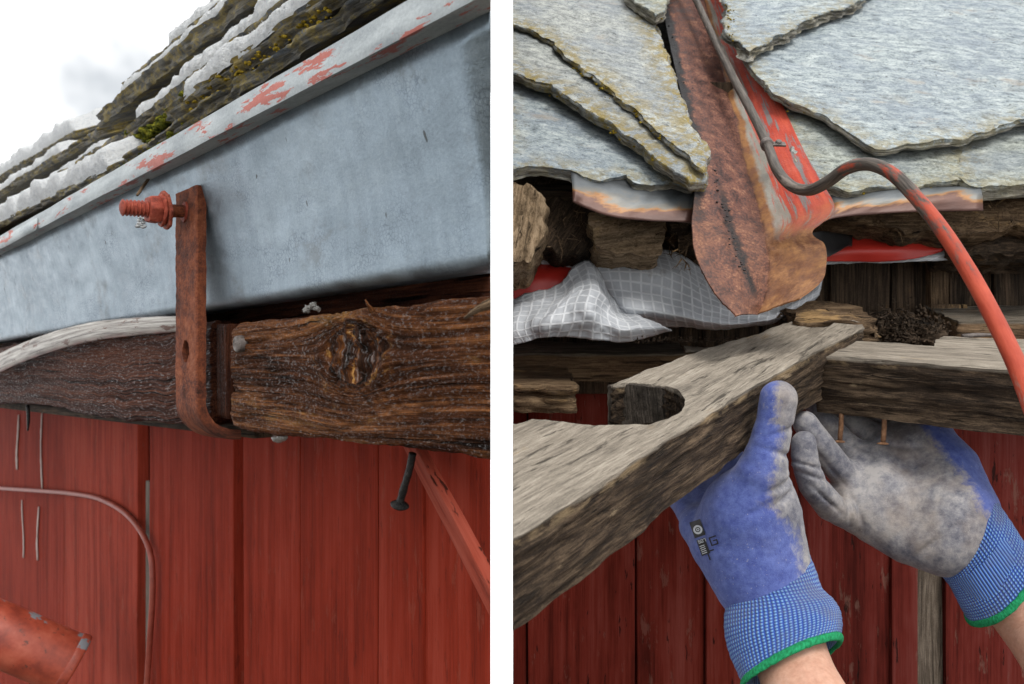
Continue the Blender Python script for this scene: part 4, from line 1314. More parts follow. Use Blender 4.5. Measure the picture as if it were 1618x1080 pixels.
# ---- rotten roof boards along the eave
RB = {}
def rboard(name, poly, d, th, mat, label, nrm=(0, -1, .25), cat='board', gr=(1, 0, 0), **k):
    q = dict(res=.004, step=.003, jit=.007, jf=45, top=.0042, tf=70, side=.006, rings=10, cut='R', stretch=2.0)
    q.update(k)
    o = slab(name, poly, P((poly[0][0] + poly[2][0]) / 2, poly[0][1], d), nrm, th, M[mat], None, grain=gr, **q)
    tag(o, label, cat, 'rotten roof boards at the eave')
    return o
rboard('roof_board', [(780, 290), (842, 288), (858, 330), (862, 372), (846, 392), (838, 412), (812, 408), (780, 400)], .90, .10, 'rot_pale', 'pale crumbling roof board end at the left edge of the opened eave', gr=(.1, 1, .3))
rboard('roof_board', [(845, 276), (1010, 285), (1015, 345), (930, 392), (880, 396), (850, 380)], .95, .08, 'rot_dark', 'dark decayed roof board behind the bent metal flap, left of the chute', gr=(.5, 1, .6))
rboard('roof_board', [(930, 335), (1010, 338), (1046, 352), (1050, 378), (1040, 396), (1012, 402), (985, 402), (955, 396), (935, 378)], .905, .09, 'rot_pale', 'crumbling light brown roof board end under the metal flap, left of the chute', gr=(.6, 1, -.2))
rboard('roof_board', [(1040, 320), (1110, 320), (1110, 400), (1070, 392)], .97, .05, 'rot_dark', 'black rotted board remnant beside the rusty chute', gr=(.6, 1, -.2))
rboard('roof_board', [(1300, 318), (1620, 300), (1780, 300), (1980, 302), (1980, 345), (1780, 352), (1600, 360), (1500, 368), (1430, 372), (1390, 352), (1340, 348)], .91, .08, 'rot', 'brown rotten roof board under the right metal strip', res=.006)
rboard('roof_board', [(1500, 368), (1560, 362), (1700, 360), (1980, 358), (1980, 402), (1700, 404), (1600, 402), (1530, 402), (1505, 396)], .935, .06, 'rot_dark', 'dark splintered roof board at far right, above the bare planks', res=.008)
# hanging fibres and straws
V, FC = [], []
for k in range(150):
    x, y, d = random.choice([(random.uniform(1380, 1618), random.uniform(345, 365), .90), (random.uniform(1540, 1618), random.uniform(300, 340), .895), (random.uniform(840, 930), random.uniform(330, 395), .90), (random.uniform(1040, 1100), random.uniform(345, 400), .90), (random.uniform(1060, 1180), 0, .86)])
    if y == 0: y = 395 + (x - 1060) * .75
    a = P(x, y, d); b = a + Vector((random.gauss(0, .008), random.gauss(0, .004), random.gauss(-.007, .007)))
    w = Vector((random.gauss(0, 1), 0, random.gauss(0, 1))).normalized() * random.uniform(.0003, .0008)
    mdl = (a + b) / 2 + Vector((random.gauss(0, .002), -.001, random.gauss(0, .002)))
    o_ = len(V); V += [a - w, a + w, mdl - w, mdl + w, b, a - Vector((0, .0008, 0)), mdl - Vector((0, .0008, 0))]
    FC += [(o_, o_ + 1, o_ + 3, o_ + 2), (o_ + 2, o_ + 3, o_ + 4), (o_, o_ + 5, o_ + 6, o_ + 2), (o_ + 1, o_ + 3, o_ + 6, o_ + 5), (o_ + 2, o_ + 6, o_ + 4), (o_ + 3, o_ + 4, o_ + 6)]
o_ = obj('wood_fibres', V, FC, M['rot'], None, False, [tuple(v) for v in V], cut='R')
tag(o_, 'loose wood fibres hanging from the rotten eave', 'fibres', kind='stuff')

# ---- membrane and red tarp
def rows_(R): return [[P(*p) for p in r] for r in R]
mem = sheet('membrane_sheet', rows_([
    [(925, 398, .985), (975, 392, .98), (1020, 392, .975), (1065, 398, .97), (1100, 420, .965), (1140, 455, .96), (1180, 478, .955), (1235, 480, .95), (1300, 440, .96)],
    [(935, 425, .955), (980, 420, .94), (1030, 425, .935), (1075, 440, .93), (1110, 460, .925), (1150, 480, .92), (1190, 493, .915), (1235, 492, .92), (1295, 462, .95)],
    [(950, 455, .945), (985, 458, .925), (1030, 465, .915), (1075, 475, .91), (1115, 488, .905), (1150, 498, .905), (1190, 502, .905), (1230, 499, .91), (1285, 475, .95)],
    [(968, 478, .935), (990, 486, .905), (1035, 492, .895), (1080, 500, .89), (1115, 508, .89), (1150, 512, .895), (1190, 510, .90), (1228, 503, .91), (1275, 484, .95)],
    [(985, 498, .93), (1005, 510, .92), (1040, 515, .92), (1085, 517, .92), (1120, 518, .92), (1155, 518, .925), (1190, 515, .93), (1225, 508, .935), (1270, 490, .96)]]),
    M['membrane'], None, 10, 10, .0009, .0022, 20, 'R', 4.0)
tag(mem, 'large grey grid-reinforced membrane fold beside the rusty chute', 'membrane', 'crumpled roof membrane')
mem2 = sheet('membrane_sheet', rows_([
    [(780, 478, .95), (830, 466, .95), (885, 450, .94), (905, 425, .945), (930, 412, .95), (945, 430, .945), (960, 462, .93), (985, 492, .925)],
    [(780, 492, .93), (830, 482, .925), (880, 470, .905), (915, 452, .90), (940, 450, .895), (960, 468, .905), (975, 490, .91), (1010, 505, .90)],
    [(780, 508, .91), (825, 500, .905), (870, 492, .885), (905, 480, .88), (935, 478, .87), (955, 490, .89), (985, 508, .885), (1040, 512, .885)],
    [(780, 526, .90), (820, 520, .89), (860, 512, .875), (900, 508, .872), (930, 505, .865), (958, 512, .878), (990, 520, .872), (1055, 518, .885)],
    [(790, 548, .895), (830, 540, .885), (858, 532, .88), (890, 532, .88), (925, 533, .88), (960, 537, .885), (990, 538, .885), (1062, 522, .90)]]),
    M['membrane'], None, 10, 10, .0009, .0036, 24, 'R', 11.0)
tag(mem2, 'crumpled torn grey grid membrane lying on the back batten, left edge', 'membrane', 'crumpled roof membrane')
mem3 = sheet('membrane_sheet', rows_([
    [(1310, 345, .965), (1400, 352, .965), (1500, 372, .96), (1560, 395, .955)],
    [(1300, 385, .955), (1400, 380, .955), (1500, 385, .95), (1560, 400, .95)],
    [(1290, 420, .945), (1330, 416, .945), (1440, 414, .945), (1530, 408, .945)]]), M['membrane'], None, 8, 8, .0009, .003, 40, 'R', 17.0)
tag(mem3, 'shaded strip of grid membrane behind the chute, right side', 'membrane', 'crumpled roof membrane')
mem4 = sheet('membrane_sheet', rows_([[(780, 392, .985), (880, 398, .985), (940, 405, .98)], [(780, 408, .975), (880, 415, .975), (945, 430, .97)], [(780, 418, .985), (880, 424, .985), (945, 450, .98)]]), M['membrane'], None, 8, 6, .0009, .003, 40, 'R', 21.0)
tag(mem4, 'shaded flap of membrane above the red tarp, left edge', 'membrane', 'crumpled roof membrane')
t1 = sheet('red_tarp', rows_([[(780, 405, .99), (850, 408, .985), (935, 415, .985)], [(780, 440, .965), (860, 438, .96), (930, 440, .965)], [(780, 482, .96), (860, 480, .955), (930, 470, .96)]]), M['tarp'], None, 10, 8, .0008, .002, 30, 'R', 2.0)
tag(t1, 'dark red tarp showing between boards and membrane, left edge', 'tarp')
t2 = sheet('red_tarp', rows_([[(1290, 372, .95), (1380, 368, .95), (1450, 372, .945), (1500, 385, .945)], [(1295, 395, .935), (1380, 392, .93), (1440, 393, .935), (1492, 394, .94)], [(1290, 412, .935), (1380, 413, .935), (1440, 409, .935), (1480, 399, .94)]]), M['tarp'], None, 8, 8, .0008, .001, 30, 'R', 9.0)
tag(t2, 'bright red tarp edge under the roof boards, right of the chute', 'tarp')

# ---- rusty chute (flashing) running down the roof
def fp(x, y, dz): return onroof(x, y, dz)
RW = [((1012, -150), (1068, -150), (1092, -150)), ((1030, -60), (1092, -60), (1124, -60)), ((1044, 0), (1112, 0), (1149, 0)), ((1060, 80), (1135, 88), (1190, 82)), ((1078, 160), (1157, 178), (1232, 158)),
      ((1094, 225), (1177, 258), (1266, 230)), ((1098, 285), (1194, 318), (1296, 284)), ((1094, 335), (1205, 362), (1319, 330)),
      ((1093, 358), (1209, 384), (1284, 366)), ((1097, 398), (1214, 412), (1303, 386)), ((1114, 440), (1213, 444), (1306, 414)), ((1138, 476), (1207, 474), (1299, 442)), ((1162, 500), (1196, 497), (1264, 473))]
rows = []
for i, (a, b, c) in enumerate(RW):
    la = .003 if i < 5 else .012
    lc = .0035 if i < 6 else .012
    lb = -.022 if i < 8 else -.016
    A, B_, C = fp(*a, la), fp(*b, lb), fp(*c, lc)
    def mid(p, q, t, bul): return p.lerp(q, t) + RNV * bul
    rows.append([A, mid(A, B_, .33, .0012), mid(A, B_, .67, .0012), B_, mid(B_, C, .33, .0012), mid(B_, C, .67, .0012), C])
fl = empty('chute_flashing', fp(1200, 440, .0), 'rusty folded metal chute with red and grey paint, projecting below the slates', 'flashing')
sheet('chute', rows, M['flash'], fl, 8, 8, .0012, .0010, 45, 'R', 3.0, 'u', 14)
sheet('flap', [[fp(900, 262, .0), fp(960, 278, -.002), fp(1030, 290, -.004), fp(1110, 282, -.004)], [P(904, 292, .873), P(960, 305, .868), P(1020, 320, .865), P(1096, 322, .86)],
               [P(905, 318, .863), P(925, 328, .859), P(975, 344, .855), P(1094, 353, .85)]], M['flash2'], fl, 8, 8, .0010, .0015, 35, 'R', 5.0)
sheet('flap', [[fp(1300, 285, -.014), fp(1400, 288, -.014), fp(1480, 288, -.014), fp(1540, 290, -.014)], [P(1316, 320, .87), P(1400, 308, .868), P(1480, 305, .866), P(1550, 300, .866)],
               [P(1300, 352, .862), P(1335, 342, .860), P(1450, 335, .857), P(1553, 333, .855)]], M['flash2'], fl, 8, 8, .0010, .0012, 30, 'R', 8.0)
sheet('black_lining', [[P(1270, 372, .872), P(1300, 366, .90), P(1345, 372, .94)], [P(1280, 390, .868), P(1310, 388, .895), P(1346, 388, .93)], [P(1300, 408, .865), P(1312, 404, .88), P(1345, 386, .92)]], M['black'], fl, 6, 6, .0010, .001, 40, 'R')
# tar beads down the left edge
tarsp = []
for x0, y0, x1, y1, n in ((1052, 40, 1092, 150, 8), (1106, 220, 1122, 285, 12), (1124, 262, 1172, 430, 40)):
    for k in range(n):
        t = random.random()
        tarsp.append((fp(x0 + (x1 - x0) * t + random.gauss(0, 4.0), y0 + (y1 - y0) * t, .004), random.uniform(.0005, .0015)))
clump('tar_beads', tarsp, M['black'], fl, .5, None)

# ---- cable looping off the roof
cpx = [(1045, -160, .050, 1.0), (1075, -50, .028, 1.0), (1100, 0, .022, 1), (1128, 60, .020, 1), (1160, 125, .020, 1), (1192, 185, .020, 1), (1212, 228, .022, 1)]
cpts = [onroof(x, y, l) for x, y, l, _ in cpx]
for x, y, d in ((1228, 268, .835), (1250, 293, .80), (1278, 300, .775), (1306, 288, .755), (1338, 266, .735), (1372, 259, .715), (1408, 273, .695), (1448, 312, .67), (1492, 368, .64), (1535, 436, .61), (1572, 505, .58), (1600, 562, .555), (1622, 615, .535), (1660, 720, .51), (1700, 860, .50), (1740, 1060, .51), (1770, 1350, .55), (1790, 1800, .62)):
    cpts.append(P(x, y, d))
cab = empty('cable', cpts[7], 'thick cable with worn red paint arching from the chute over the hands', 'cable')
nr_ = len(cpts)
tube('cable_run', cpts, [.0043 + .0022 * i / nr_ for i in range(nr_)], M['cable'], cab, 18, 8, None, .02, 60)
c0 = cpts[6]; ax_ = (cpts[7] - cpts[5]).normalized()
tube('clip_band', [c0 - ax_ * .004, c0 - ax_ * .0035, c0 + ax_ * .0035, c0 + ax_ * .004], [.0058, .0066, .0066, .0058], M['steel'], cab, 20, 3)
sx = ax_.cross(RNV).normalized()
if sx.x < 0: sx = -sx
brick('clip_lug', c0 + sx * .004 - ax_ * .0035, sx, ax_, RNV, (.014, .009, .0025), M['steel'], cab, .0008)
tube('clip_screw', [c0 + sx * .011 + RNV * z for z in (.0, .0035, .005, .0055)], [.003, .0032, .0025, .0005], M['steel'], cab, 14, 3)

# ---- timbers of the opened eave
M['char'] = wood('black_end_grain', (.012, .010, .008), (.060, .050, .041), (.20, .165, .135), bs=1.0, crack=.6)
JA = P(1285, 558, .75); NA_ = P(810, 850, .407)
dirA = (JA - NA_).normalized()
wA = Vector((-dirA.y, dirA.x, 0)).normalized() + Vector((0, 0, .16))
nA = dirA.cross(wA).normalized()
if nA.z < 0: nA = -nA
TT = .048
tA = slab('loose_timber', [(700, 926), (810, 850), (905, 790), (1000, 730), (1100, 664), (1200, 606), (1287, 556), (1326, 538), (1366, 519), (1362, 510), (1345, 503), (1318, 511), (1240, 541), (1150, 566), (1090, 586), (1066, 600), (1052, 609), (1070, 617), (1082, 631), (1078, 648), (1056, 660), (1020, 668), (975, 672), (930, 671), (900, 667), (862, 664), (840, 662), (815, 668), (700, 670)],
          NA_, nA, TT, M['grey'], None, grain=dirA, res=.0065, step=.0035, jit=.0014, jf=70, top=.0007, tf=60, side=.0022, rings=18, cut='R', stretch=4.0)
tag(tA, 'long grey weathered timber held by the thumb, reaching to the lower left', 'timber')
tB = slab('loose_timber', [(966, 608), (1000, 605), (1041, 609), (1075, 613), (1100, 612), (1150, 580), (1240, 546), (1310, 517), (1330, 508), (1322, 494), (1300, 490), (1270, 500), (1215, 521), (1150, 540), (1085, 562), (1020, 586)],
          NA_ - nA * .0045, nA, TT - .006, M['grey'], None, grain=dirA, res=.0065, step=.0035, jit=.0014, jf=70, top=.0007, tf=60, side=.0022, rings=16, cut='R', stretch=4.0)
eB = NA_ - nA * .0045
pe = hit(1005, 607, eB, nA) - dirA * .0035
slab('end_grain', [(960, 611), (1000, 608), (1041, 612), (1060, 617), (1078, 630), (1076, 648), (1058, 664), (1020, 668), (961, 674)], pe, -dirA, .003, M['char'], tB, grain=(0, 0, 1), res=.004, step=.003, jit=.001, top=.0009, tf=160, side=.001, rings=2, cut='R')
tag(tB, 'short grey timber with a dark sawn end lying against the long timber', 'timber')
# right-hand cross timber
C0 = P(1287, 563, .78); C1 = P(1597, 584, .685)
dirC = (C1 - C0).normalized()
wC = Vector((-dirC.y, dirC.x, 0)).normalized()
if wC.y < 0: wC = -wC
wC = wC + Vector((0, 0, .17))
nC = dirC.cross(wC).normalized()
if nC.z < 0: nC = -nC
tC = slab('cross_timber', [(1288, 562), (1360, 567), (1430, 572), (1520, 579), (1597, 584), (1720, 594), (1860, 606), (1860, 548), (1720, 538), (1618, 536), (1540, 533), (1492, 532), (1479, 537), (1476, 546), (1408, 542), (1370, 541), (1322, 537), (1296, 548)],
          C0, nC, .0510, M['grey'], None, grain=dirC, res=.006, step=.0035, jit=.0014, jf=70, top=.0007, tf=60, side=.0030, rings=18, cut='R', stretch=4.0)
tag(tC, 'split grey cross timber above the right glove, running to the right edge', 'timber')
# back batten on the left
def box_t(name, x0, x1, yt, yb, d, dep, mat, label, tilt=.15, poly=None, mat2=None, **k):
    p0 = P(x0, yt, d); dr = (P(x1, yt, d) - p0).normalized()
    n = Vector((0, -tilt, 1)).normalized()
    h = (yb - yt) / F * d
    w = dep
    ex = (dr - n * dr.dot(n)).normalized(); ey = n.cross(ex)
    Ln = (P(x1, yt, d) - p0).length
    q = dict(res=.008, step=.005, jit=.0025, jf=40, top=.0012, tf=45, side=.003, rings=8, cut='R', stretch=3.0)
    q.update(k)
    pl = poly or [(0, 0), (Ln, 0), (Ln, w), (0, w)]
    o = slab(name, pl, p0, n, h, M[mat], None, grain=ex, local=True, **q)
    return tag(o, label, 'timber')
box_t('back_batten', 770, 1086, 559, 603, .96, .07, 'batten', 'dark brown batten at the back left, under the membrane', .2, mat2='rot_dark')
box_t('back_strip', 1086, 1230, 553, 560, .92, .02, 'grey', 'thin grey lath lying behind the short timber', .2)
box_t('rotten_offcut', 770, 905, 606, 652, .90, .07, 'rot', 'rotten broken timber stub at the left edge below the batten', .25, side=.008, jit=.008, mat2='rot')
box_t('rotten_block', 1262, 1392, 508, 548, .865, .09, 'rot', 'crumbled rotten timber block behind the joint', .25, side=.009, jit=.009, top=.004, mat2='rot')
box_t('side_timber', 1515, 1980, 508, 560, .93, .08, 'batten', 'grey timber at the right edge behind the cable', .25)
# rust-grey nail lying behind the cross timber
tag(tube('nail', [P(1520, 531, .86), P(1545, 529, .86), P(1575, 529, .86)], [.0022, .0022, .0012], M['steel'], None, 10, 4), 'grey nail lying behind the cross timber', 'nail')
# crumbs of rotten wood
V, FC, gl = [], [], []
for k in range(2600):
    t = random.random()
    if t < .55: x, y, d = random.gauss(1430, 28), random.gauss(525, 16), random.uniform(.90, .96)
    elif t < .8: x, y, d = random.uniform(1230, 1400), random.gauss(508, 6), random.uniform(.90, .96)
    else: x, y, d = random.uniform(1000, 1260), random.uniform(530, 556), random.uniform(.84, .93)
    if y > 541: y = 541 - random.random() * 6
    c = P(x, y, d); r = random.uniform(.0006, .0026) * (1 if t < .8 else .45)
    m3 = Matrix.Rotation(random.uniform(0, 6.3), 3, Vector((random.gauss(0, 1), random.gauss(0, 1), random.gauss(0, 1))).normalized())
    dm = (r * random.uniform(.8, 2.2), r * random.uniform(.4, .9), r * random.uniform(.25, .6))
    o_ = len(V)
    for sx_, sy_, sz_ in ((-1, -1, -1), (1, -1, -1), (1, 1, -1), (-1, 1, -1), (-1, -1, 1), (1, -1, 1), (1, 1, 1), (-1, 1, 1)):
        q = m3 @ Vector((sx_ * dm[0] * random.uniform(.5, 1.1), sy_ * dm[1] * random.uniform(.5, 1.1), sz_ * dm[2] * random.uniform(.5, 1.1)))
        V.append(c + q); gl.append(tuple(c + q))
    FC += [[o_ + i for i in f] for f in ((0, 3, 2, 1), (4, 5, 6, 7), (0, 1, 5, 4), (1, 2, 6, 5), (2, 3, 7, 6), (3, 0, 4, 7))]
tag(obj('rot_crumbs', V, FC, M['rot_dark'], None, False, gl), 'crumbs of rotten wood heaped behind the cross timber', 'debris', kind='stuff')
# heap bed beneath the crumbs
sp = [(P(random.gauss(1430, 24), random.uniform(522, 545), random.uniform(.93, .97)), random.uniform(.010, .018)) for k in range(22)]
tag(clump('rot_heap', sp, M['rot_dark'], None, .6, None), 'dark heap of rotted wood behind the cross timber', 'debris')
# two rusty nails under the cross timber
for x, y0, y1, lab in ((1328, 640, 698, 'rusty nail sticking down under the cross timber, the left of two'), (1396, 646, 701, 'rusty nail sticking down under the cross timber, the right of two')):
    d = .779 if x < 1350 else .758
    na = empty('nail', P(x, y1, d), lab, 'nail', 'nails under the cross timber')
    tube('nail_shank', [P(x + 2, y0 - 10, d), P(x + 1, (y0 + y1) / 2, d), P(x - 1, y1 - 2, d)], [.0021, .0021, .0021], M['rustnail'], na, 12, 4, None, .15, 300)
    tube('nail_head', [P(x - 1, y1 - 3, d), P(x - 1, y1 - 1, d), P(x - 1, y1, d), P(x - 1, y1 + 1, d)], [.0021, .0046, .0048, .003], M['rustnail'], na, 16, 3, None, .1, 300)

# ================================================================== the worker's gloved hands
person = empty('person', P(1400, 1000, .66), 'person reaching up with both hands in dirty blue knitted work gloves', 'person')

def capsule_chain(X, D, pts, k):
    d = None
    for (a, b) in zip(pts, pts[1:]):
        q = sd_caps(X, P(*a[:3]), P(*b[:3]), a[3], b[3])
        d = q if d is None else np.minimum(d, q)
    return d if D is None else smin(D, d, k)

def crease(X, D, p, nrm, w, depth):
    """press a soft fold into the surface where a plane crosses it"""
    q = np.abs((X - np.array(p)) @ np.array(Vector(nrm).normalized()))
    near = np.exp(-np.linalg.norm(X - np.array(p), axis=-1) ** 2 / (.016 ** 2))
    return D + depth * np.exp(-(q / w) ** 2) * near

def hand_mesh(fn, pts, pad, res):
    A = np.array([tuple(P(*p[:3])) for p in pts]); r = max(p[3] for p in pts)
    return nets(fn, A.min(0) - r - pad, A.max(0) + r + pad, res)

def glove(name, fn, pts, coat_fn, label, res=.0017):
    V, FC = hand_mesh(fn, pts, .012, res)
    Vv = [Vector(v) for v in V]
    gl = [tuple(v) for v in V]
    o = obj(name, Vv, FC.tolist(), M['glove'], person, True, gl, {'coat': [coat_fn(*pix(v), v) for v in Vv]})
    o['label'] = label
    return o

# --- the thumb-up hand gripping the long timber
LT = dict(
    thumb=[(1230, 630, .640, .0134), (1224, 668, .640, .0132), (1214, 706, .640, .0144), (1203, 750, .642, .0188), (1188, 806, .655, .0260)],
    heel=[(1222, 770, .650, .0120), (1232, 812, .655, .0150), (1228, 872, .660, .0200)],
    palm=[(1178, 812, .662, .0330), (1186, 850, .664, .0345), (1203, 898, .664, .0335), (1212, 925, .662, .0325)],
    back=[(1104, 832, .695, .0145), (1136, 856, .680, .0215), (1180, 890, .668, .0290)],
    idx=[(1180, 800, .690, .0150), (1168, 748, .725, .0125), (1150, 716, .765, .0115), (1128, 700, .79, .0105)],
    mid=[(1158, 812, .690, .0150), (1140, 764, .730, .0125), (1120, 735, .765, .0115), (1098, 720, .79, .0105)],
    rng=[(1132, 826, .690, .0150), (1112, 783, .730, .0120), (1092, 757, .76, .0110), (1072, 742, .785, .010)],
    pky=[(1108, 836, .690, .0130), (1086, 802, .725, .0110), (1068, 780, .75, .0100), (1050, 766, .77, .009)])
def fL(X):
    D = None
    for k, kk in (('palm', .012), ('back', .022), ('thumb', .014), ('heel', .012), ('idx', .008), ('mid', .006), ('rng', .006), ('pky', .006)):
        D = capsule_chain(X, D, LT[k], kk)
    # cloth folds round the thumb joint and across the ball of the thumb
    for (x, y, d, dx, dy, w, dep) in ((1250, 678, .628, .30, 1, .0018, .0026), (1244, 720, .628, -.3, 1, .0020, .0028), (1246, 764, .63, .35, 1, .0026, .0040), (1238, 788, .632, .6, 1, .0024, .0036), (1205, 802, .625, .6, 1, .0020, .0018)):
        D = crease(X, D, P(x, y, d), (dx, 0, -dy), w, dep)
    wv = .0007 * np.sin(X[..., 0] * 300 + 3 * np.sin(X[..., 2] * 160)) * np.sin(X[..., 2] * 230 + X[..., 1] * 150)
    return D + .25 * wv
def coatL(x, y, p):
    c = .10 + .12 * nz(p, 24, 8)
    edge_r = 1258 if y < 660 else 1243 if y < 760 else 1248 + (y - 760) * .26
    c += .62 * max(0, min(1, (x - (edge_r - 40)) / 45))
    if y < 672: c += .30 * max(0, min(1, (690 - y) / 40))
    if x < 1205 and y < 790: c -= .1
    c += .35 * math.exp(-((x - 1218) / 60) ** 2 - ((y - 795) / 40) ** 2)
    return max(0, min(1, c))
gL = glove('glove', fL, sum(LT.values(), []), coatL, 'blue glove with its thumb up against the long timber, printed logos near the wrist')

def cuff(rings, parent, hem_w, seg=72, per=10):
    """rings: centre px,py,d, half width (m), half depth (m), width-axis angle on the picture, lean of the ring towards the viewer"""
    R_ = crom([tuple(P(*r[:3])) + (r[3], r[4], r[5], r[6]) for r in rings], per)
    V, uv, gl, FC = [], [], [], []
    arc = 0
    for i, r in enumerate(R_):
        c = Vector(r[:3])
        if i: arc += (c - Vector(R_[i - 1][:3])).length
        a = r[5]
        ax = Vector((math.cos(a), 0, math.sin(a)))
        ay = Vector((0, 1, 0)) * math.cos(r[6]) + Vector((math.sin(a), 0, -math.cos(a))) * math.sin(r[6])
        for k in range(seg):
            th = 2 * math.pi * k / seg
            w = 1 + .010 * math.sin(th * 5 + i * .12) + .012 * fb((math.cos(th), math.sin(th), arc * 30), 1.6, 4, 2) + .004 * math.sin(arc * 2 * math.pi / .006) 
            V.append(c + ax * (math.cos(th) * r[3] * w) + ay * (math.sin(th) * r[4] * w)); uv.append((k / seg, arc, 0)); gl.append(tuple(V[-1]))
    n = len(R_)
    for i in range(n - 1):
        for k in range(seg):
            j = (k + 1) % seg
            FC.append((i * seg + k, i * seg + j, (i + 1) * seg + j, (i + 1) * seg + k))
    # turn the end inwards so the cuff has thickness
    last = R_[-1]; base = (n - 1) * seg
    c = Vector(last[:3]); st_ = len(V)
    for (sc, back) in ((.90, 0), (.88, .035)):
        dv = (c - Vector(R_[-2][:3])).normalized()
        for k in range(seg):
            V.append(c + (V[base + k] - c) * sc - dv * back); uv.append((k / seg, arc, 0)); gl.append(tuple(V[-1]))
    for k in range(seg):
        j = (k + 1) % seg
        FC.append((base + k, base + j, st_ + j, st_ + k)); FC.append((st_ + k, st_ + j, st_ + seg + j, st_ + seg + k))
    cu = obj('cuff', V, FC, M['cuff'], parent, True, gl, {'pt': uv})
    ring = [V[base + k] for k in range(seg)]
    dv = (c - Vector(R_[-3][:3])).normalized()
    # hem: a fat rolled edge
    HV, HF, hg = [], [], []
    m8 = 10
    for k in range(seg):
        p = ring[k]; out = (p - c).normalized()
        for q in range(m8):
            a = 2 * math.pi * q / m8
            HV.append(p + out * (math.cos(a) * hem_w * .62) + dv * (math.sin(a) * hem_w) * (1 + .25 * nz(p, 260, 1)) ); hg.append((k / seg * .3, math.cos(a) * .003, math.sin(a) * .003))
    for k in range(seg):
        j = (k + 1) % seg
        for q in range(m8):
            r_ = (q + 1) % m8
            HF.append((k * m8 + q, k * m8 + r_, j * m8 + r_, j * m8 + q))
    h_ = obj('hem', HV, HF, M['hem'], parent, True, hg)
    h_['label'] = 'green hem'
    return cu
R_ = math.radians
cuff([(1200, 868, .664, .0335, .0300, R_(14), .10), (1206, 892, .664, .0345, .0310, R_(16), .15), (1214, 918, .662, .0350, .0320, R_(12), .25), (1222, 940, .658, .0352, .0325, R_(8), .3), (1230, 962, .652, .0400, .0350, R_(10), .35), (1238, 992, .642, .0425, .0370, R_(16), .45), (1246, 1022, .632, .0410, .0370, R_(21), .55), (1250, 1046, .622, .0378, .0345, R_(25), .62)], gL, .0036)
def forearm(pts, parent, label):
    o = tube('forearm', [P(*p[:3]) for p in pts], [p[3] for p in pts], M['skin'], parent, 40, 10, None, .03, 26)
    o['label'] = label
    return o
forearm([(1232, 975, .645, .018), (1243, 1015, .630, .0250), (1262, 1070, .612, .0262), (1290, 1140, .585, .029), (1330, 1240, .55, .034), (1400, 1400, .50, .042), (1480, 1560, .47, .045)], person, 'bare forearm below the thumb-up glove')

# --- the open hand under the cross timber
RT = dict(
    palm=[(1512, 836, .738, .0300), (1462, 806, .760, .0300), (1400, 780, .772, .0270)],
    thn=[(1518, 800, .744, .0280), (1500, 740, .765, .0250), (1468, 700, .785, .0220), (1425, 688, .805, .0170)],
    uln=[(1488, 862, .738, .0240), (1436, 848, .752, .0230), (1380, 822, .764, .0200), (1342, 800, .768, .0165)],
    mp=[(1450, 730, .790, .0230), (1400, 720, .792, .0200), (1360, 740, .788, .0170), (1345, 775, .780, .0165)],
    thumb=[(1470, 690, .795, .0175), (1425, 668, .815, .0135), (1385, 660, .83, .0120)],
    idx=[(1400, 705, .800, .0150), (1365, 680, .815, .0120), (1335, 664, .825, .0112), (1310, 650, .845, .0105)],
    mid=[(1362, 725, .792, .0140), (1330, 698, .800, .0122), (1306, 670, .805, .0115), (1290, 640, .825, .0105)],
    rng=[(1352, 764, .780, .0145), (1322, 736, .770, .0124), (1294, 700, .764, .0118), (1272, 668, .766, .0106)],
    pky=[(1352, 818, .766, .0135), (1312, 800, .748, .0122), (1284, 766, .734, .0116), (1272, 730, .729, .0110), (1270, 700, .730, .0102)])
def fR(X):
    D = None
    for k, kk in (('palm', .02), ('uln', .02), ('thn', .02), ('mp', .02), ('thumb', .010), ('idx', .005), ('mid', .004), ('rng', .0035), ('pky', .003)):
        D = capsule_chain(X, D, RT[k], kk)
    for (x, y, d, dx, dy, w, dep) in ((1277, 735, .722, .25, -1, .0011, .0024), (1283, 752, .724, .35, -1, .0011, .0024), (1296, 782, .735, .8, -1, .0012, .0028), (1305, 790, .737, .9, -1, .0012, .0026), (1294, 715, .745, .8, -1, .0011, .0026), (1320, 745, .752, 1, -1, .0012, .0028),
                                       (1338, 800, .748, 1, -.2, .0020, .0030), (1360, 812, .745, 1, -.35, .0020, .0022), (1478, 862, .715, 1, .8, .0020, .0026), (1470, 846, .728, 1, .8, .0018, .0018), (1345, 700, .785, .6, -1, .0016, .0026), (1400, 700, .782, .3, -1, .0018, .0022), (1440, 705, .775, -.1, -1, .0018, .0020)):
        D = crease(X, D, P(x, y, d), (dx, 0, -dy), w, dep)
    wv = .0007 * np.sin(X[..., 0] * 260 + 3 * np.sin(X[..., 2] * 150)) * np.sin(X[..., 2] * 210 + X[..., 1] * 130)
    return D + .25 * wv
def coatR(x, y, p):
    c = .95 + .12 * nz(p, 26, 3)
    t = (x - 1480) * .80 + (y - 860) * -.55            # towards the wrist and thumb side
    c -= .80 * max(0, min(1, (t - 58) / 55))
    c -= .35 * math.exp(-((x - 1345) / 18) ** 2 - ((y - 760) / 40) ** 2)
    low = (y - (760 + (x - 1261) * .72))
    c -= .30 * max(0, min(1, (low - 8) / 20)) * (1 if x < 1460 else 0)
    return max(0, min(1, c))
gR = glove('glove', fR, sum(RT.values(), []), coatR, 'grey-coated blue glove, palm open with curled fingers under the cross timber')
aw = math.radians(68)
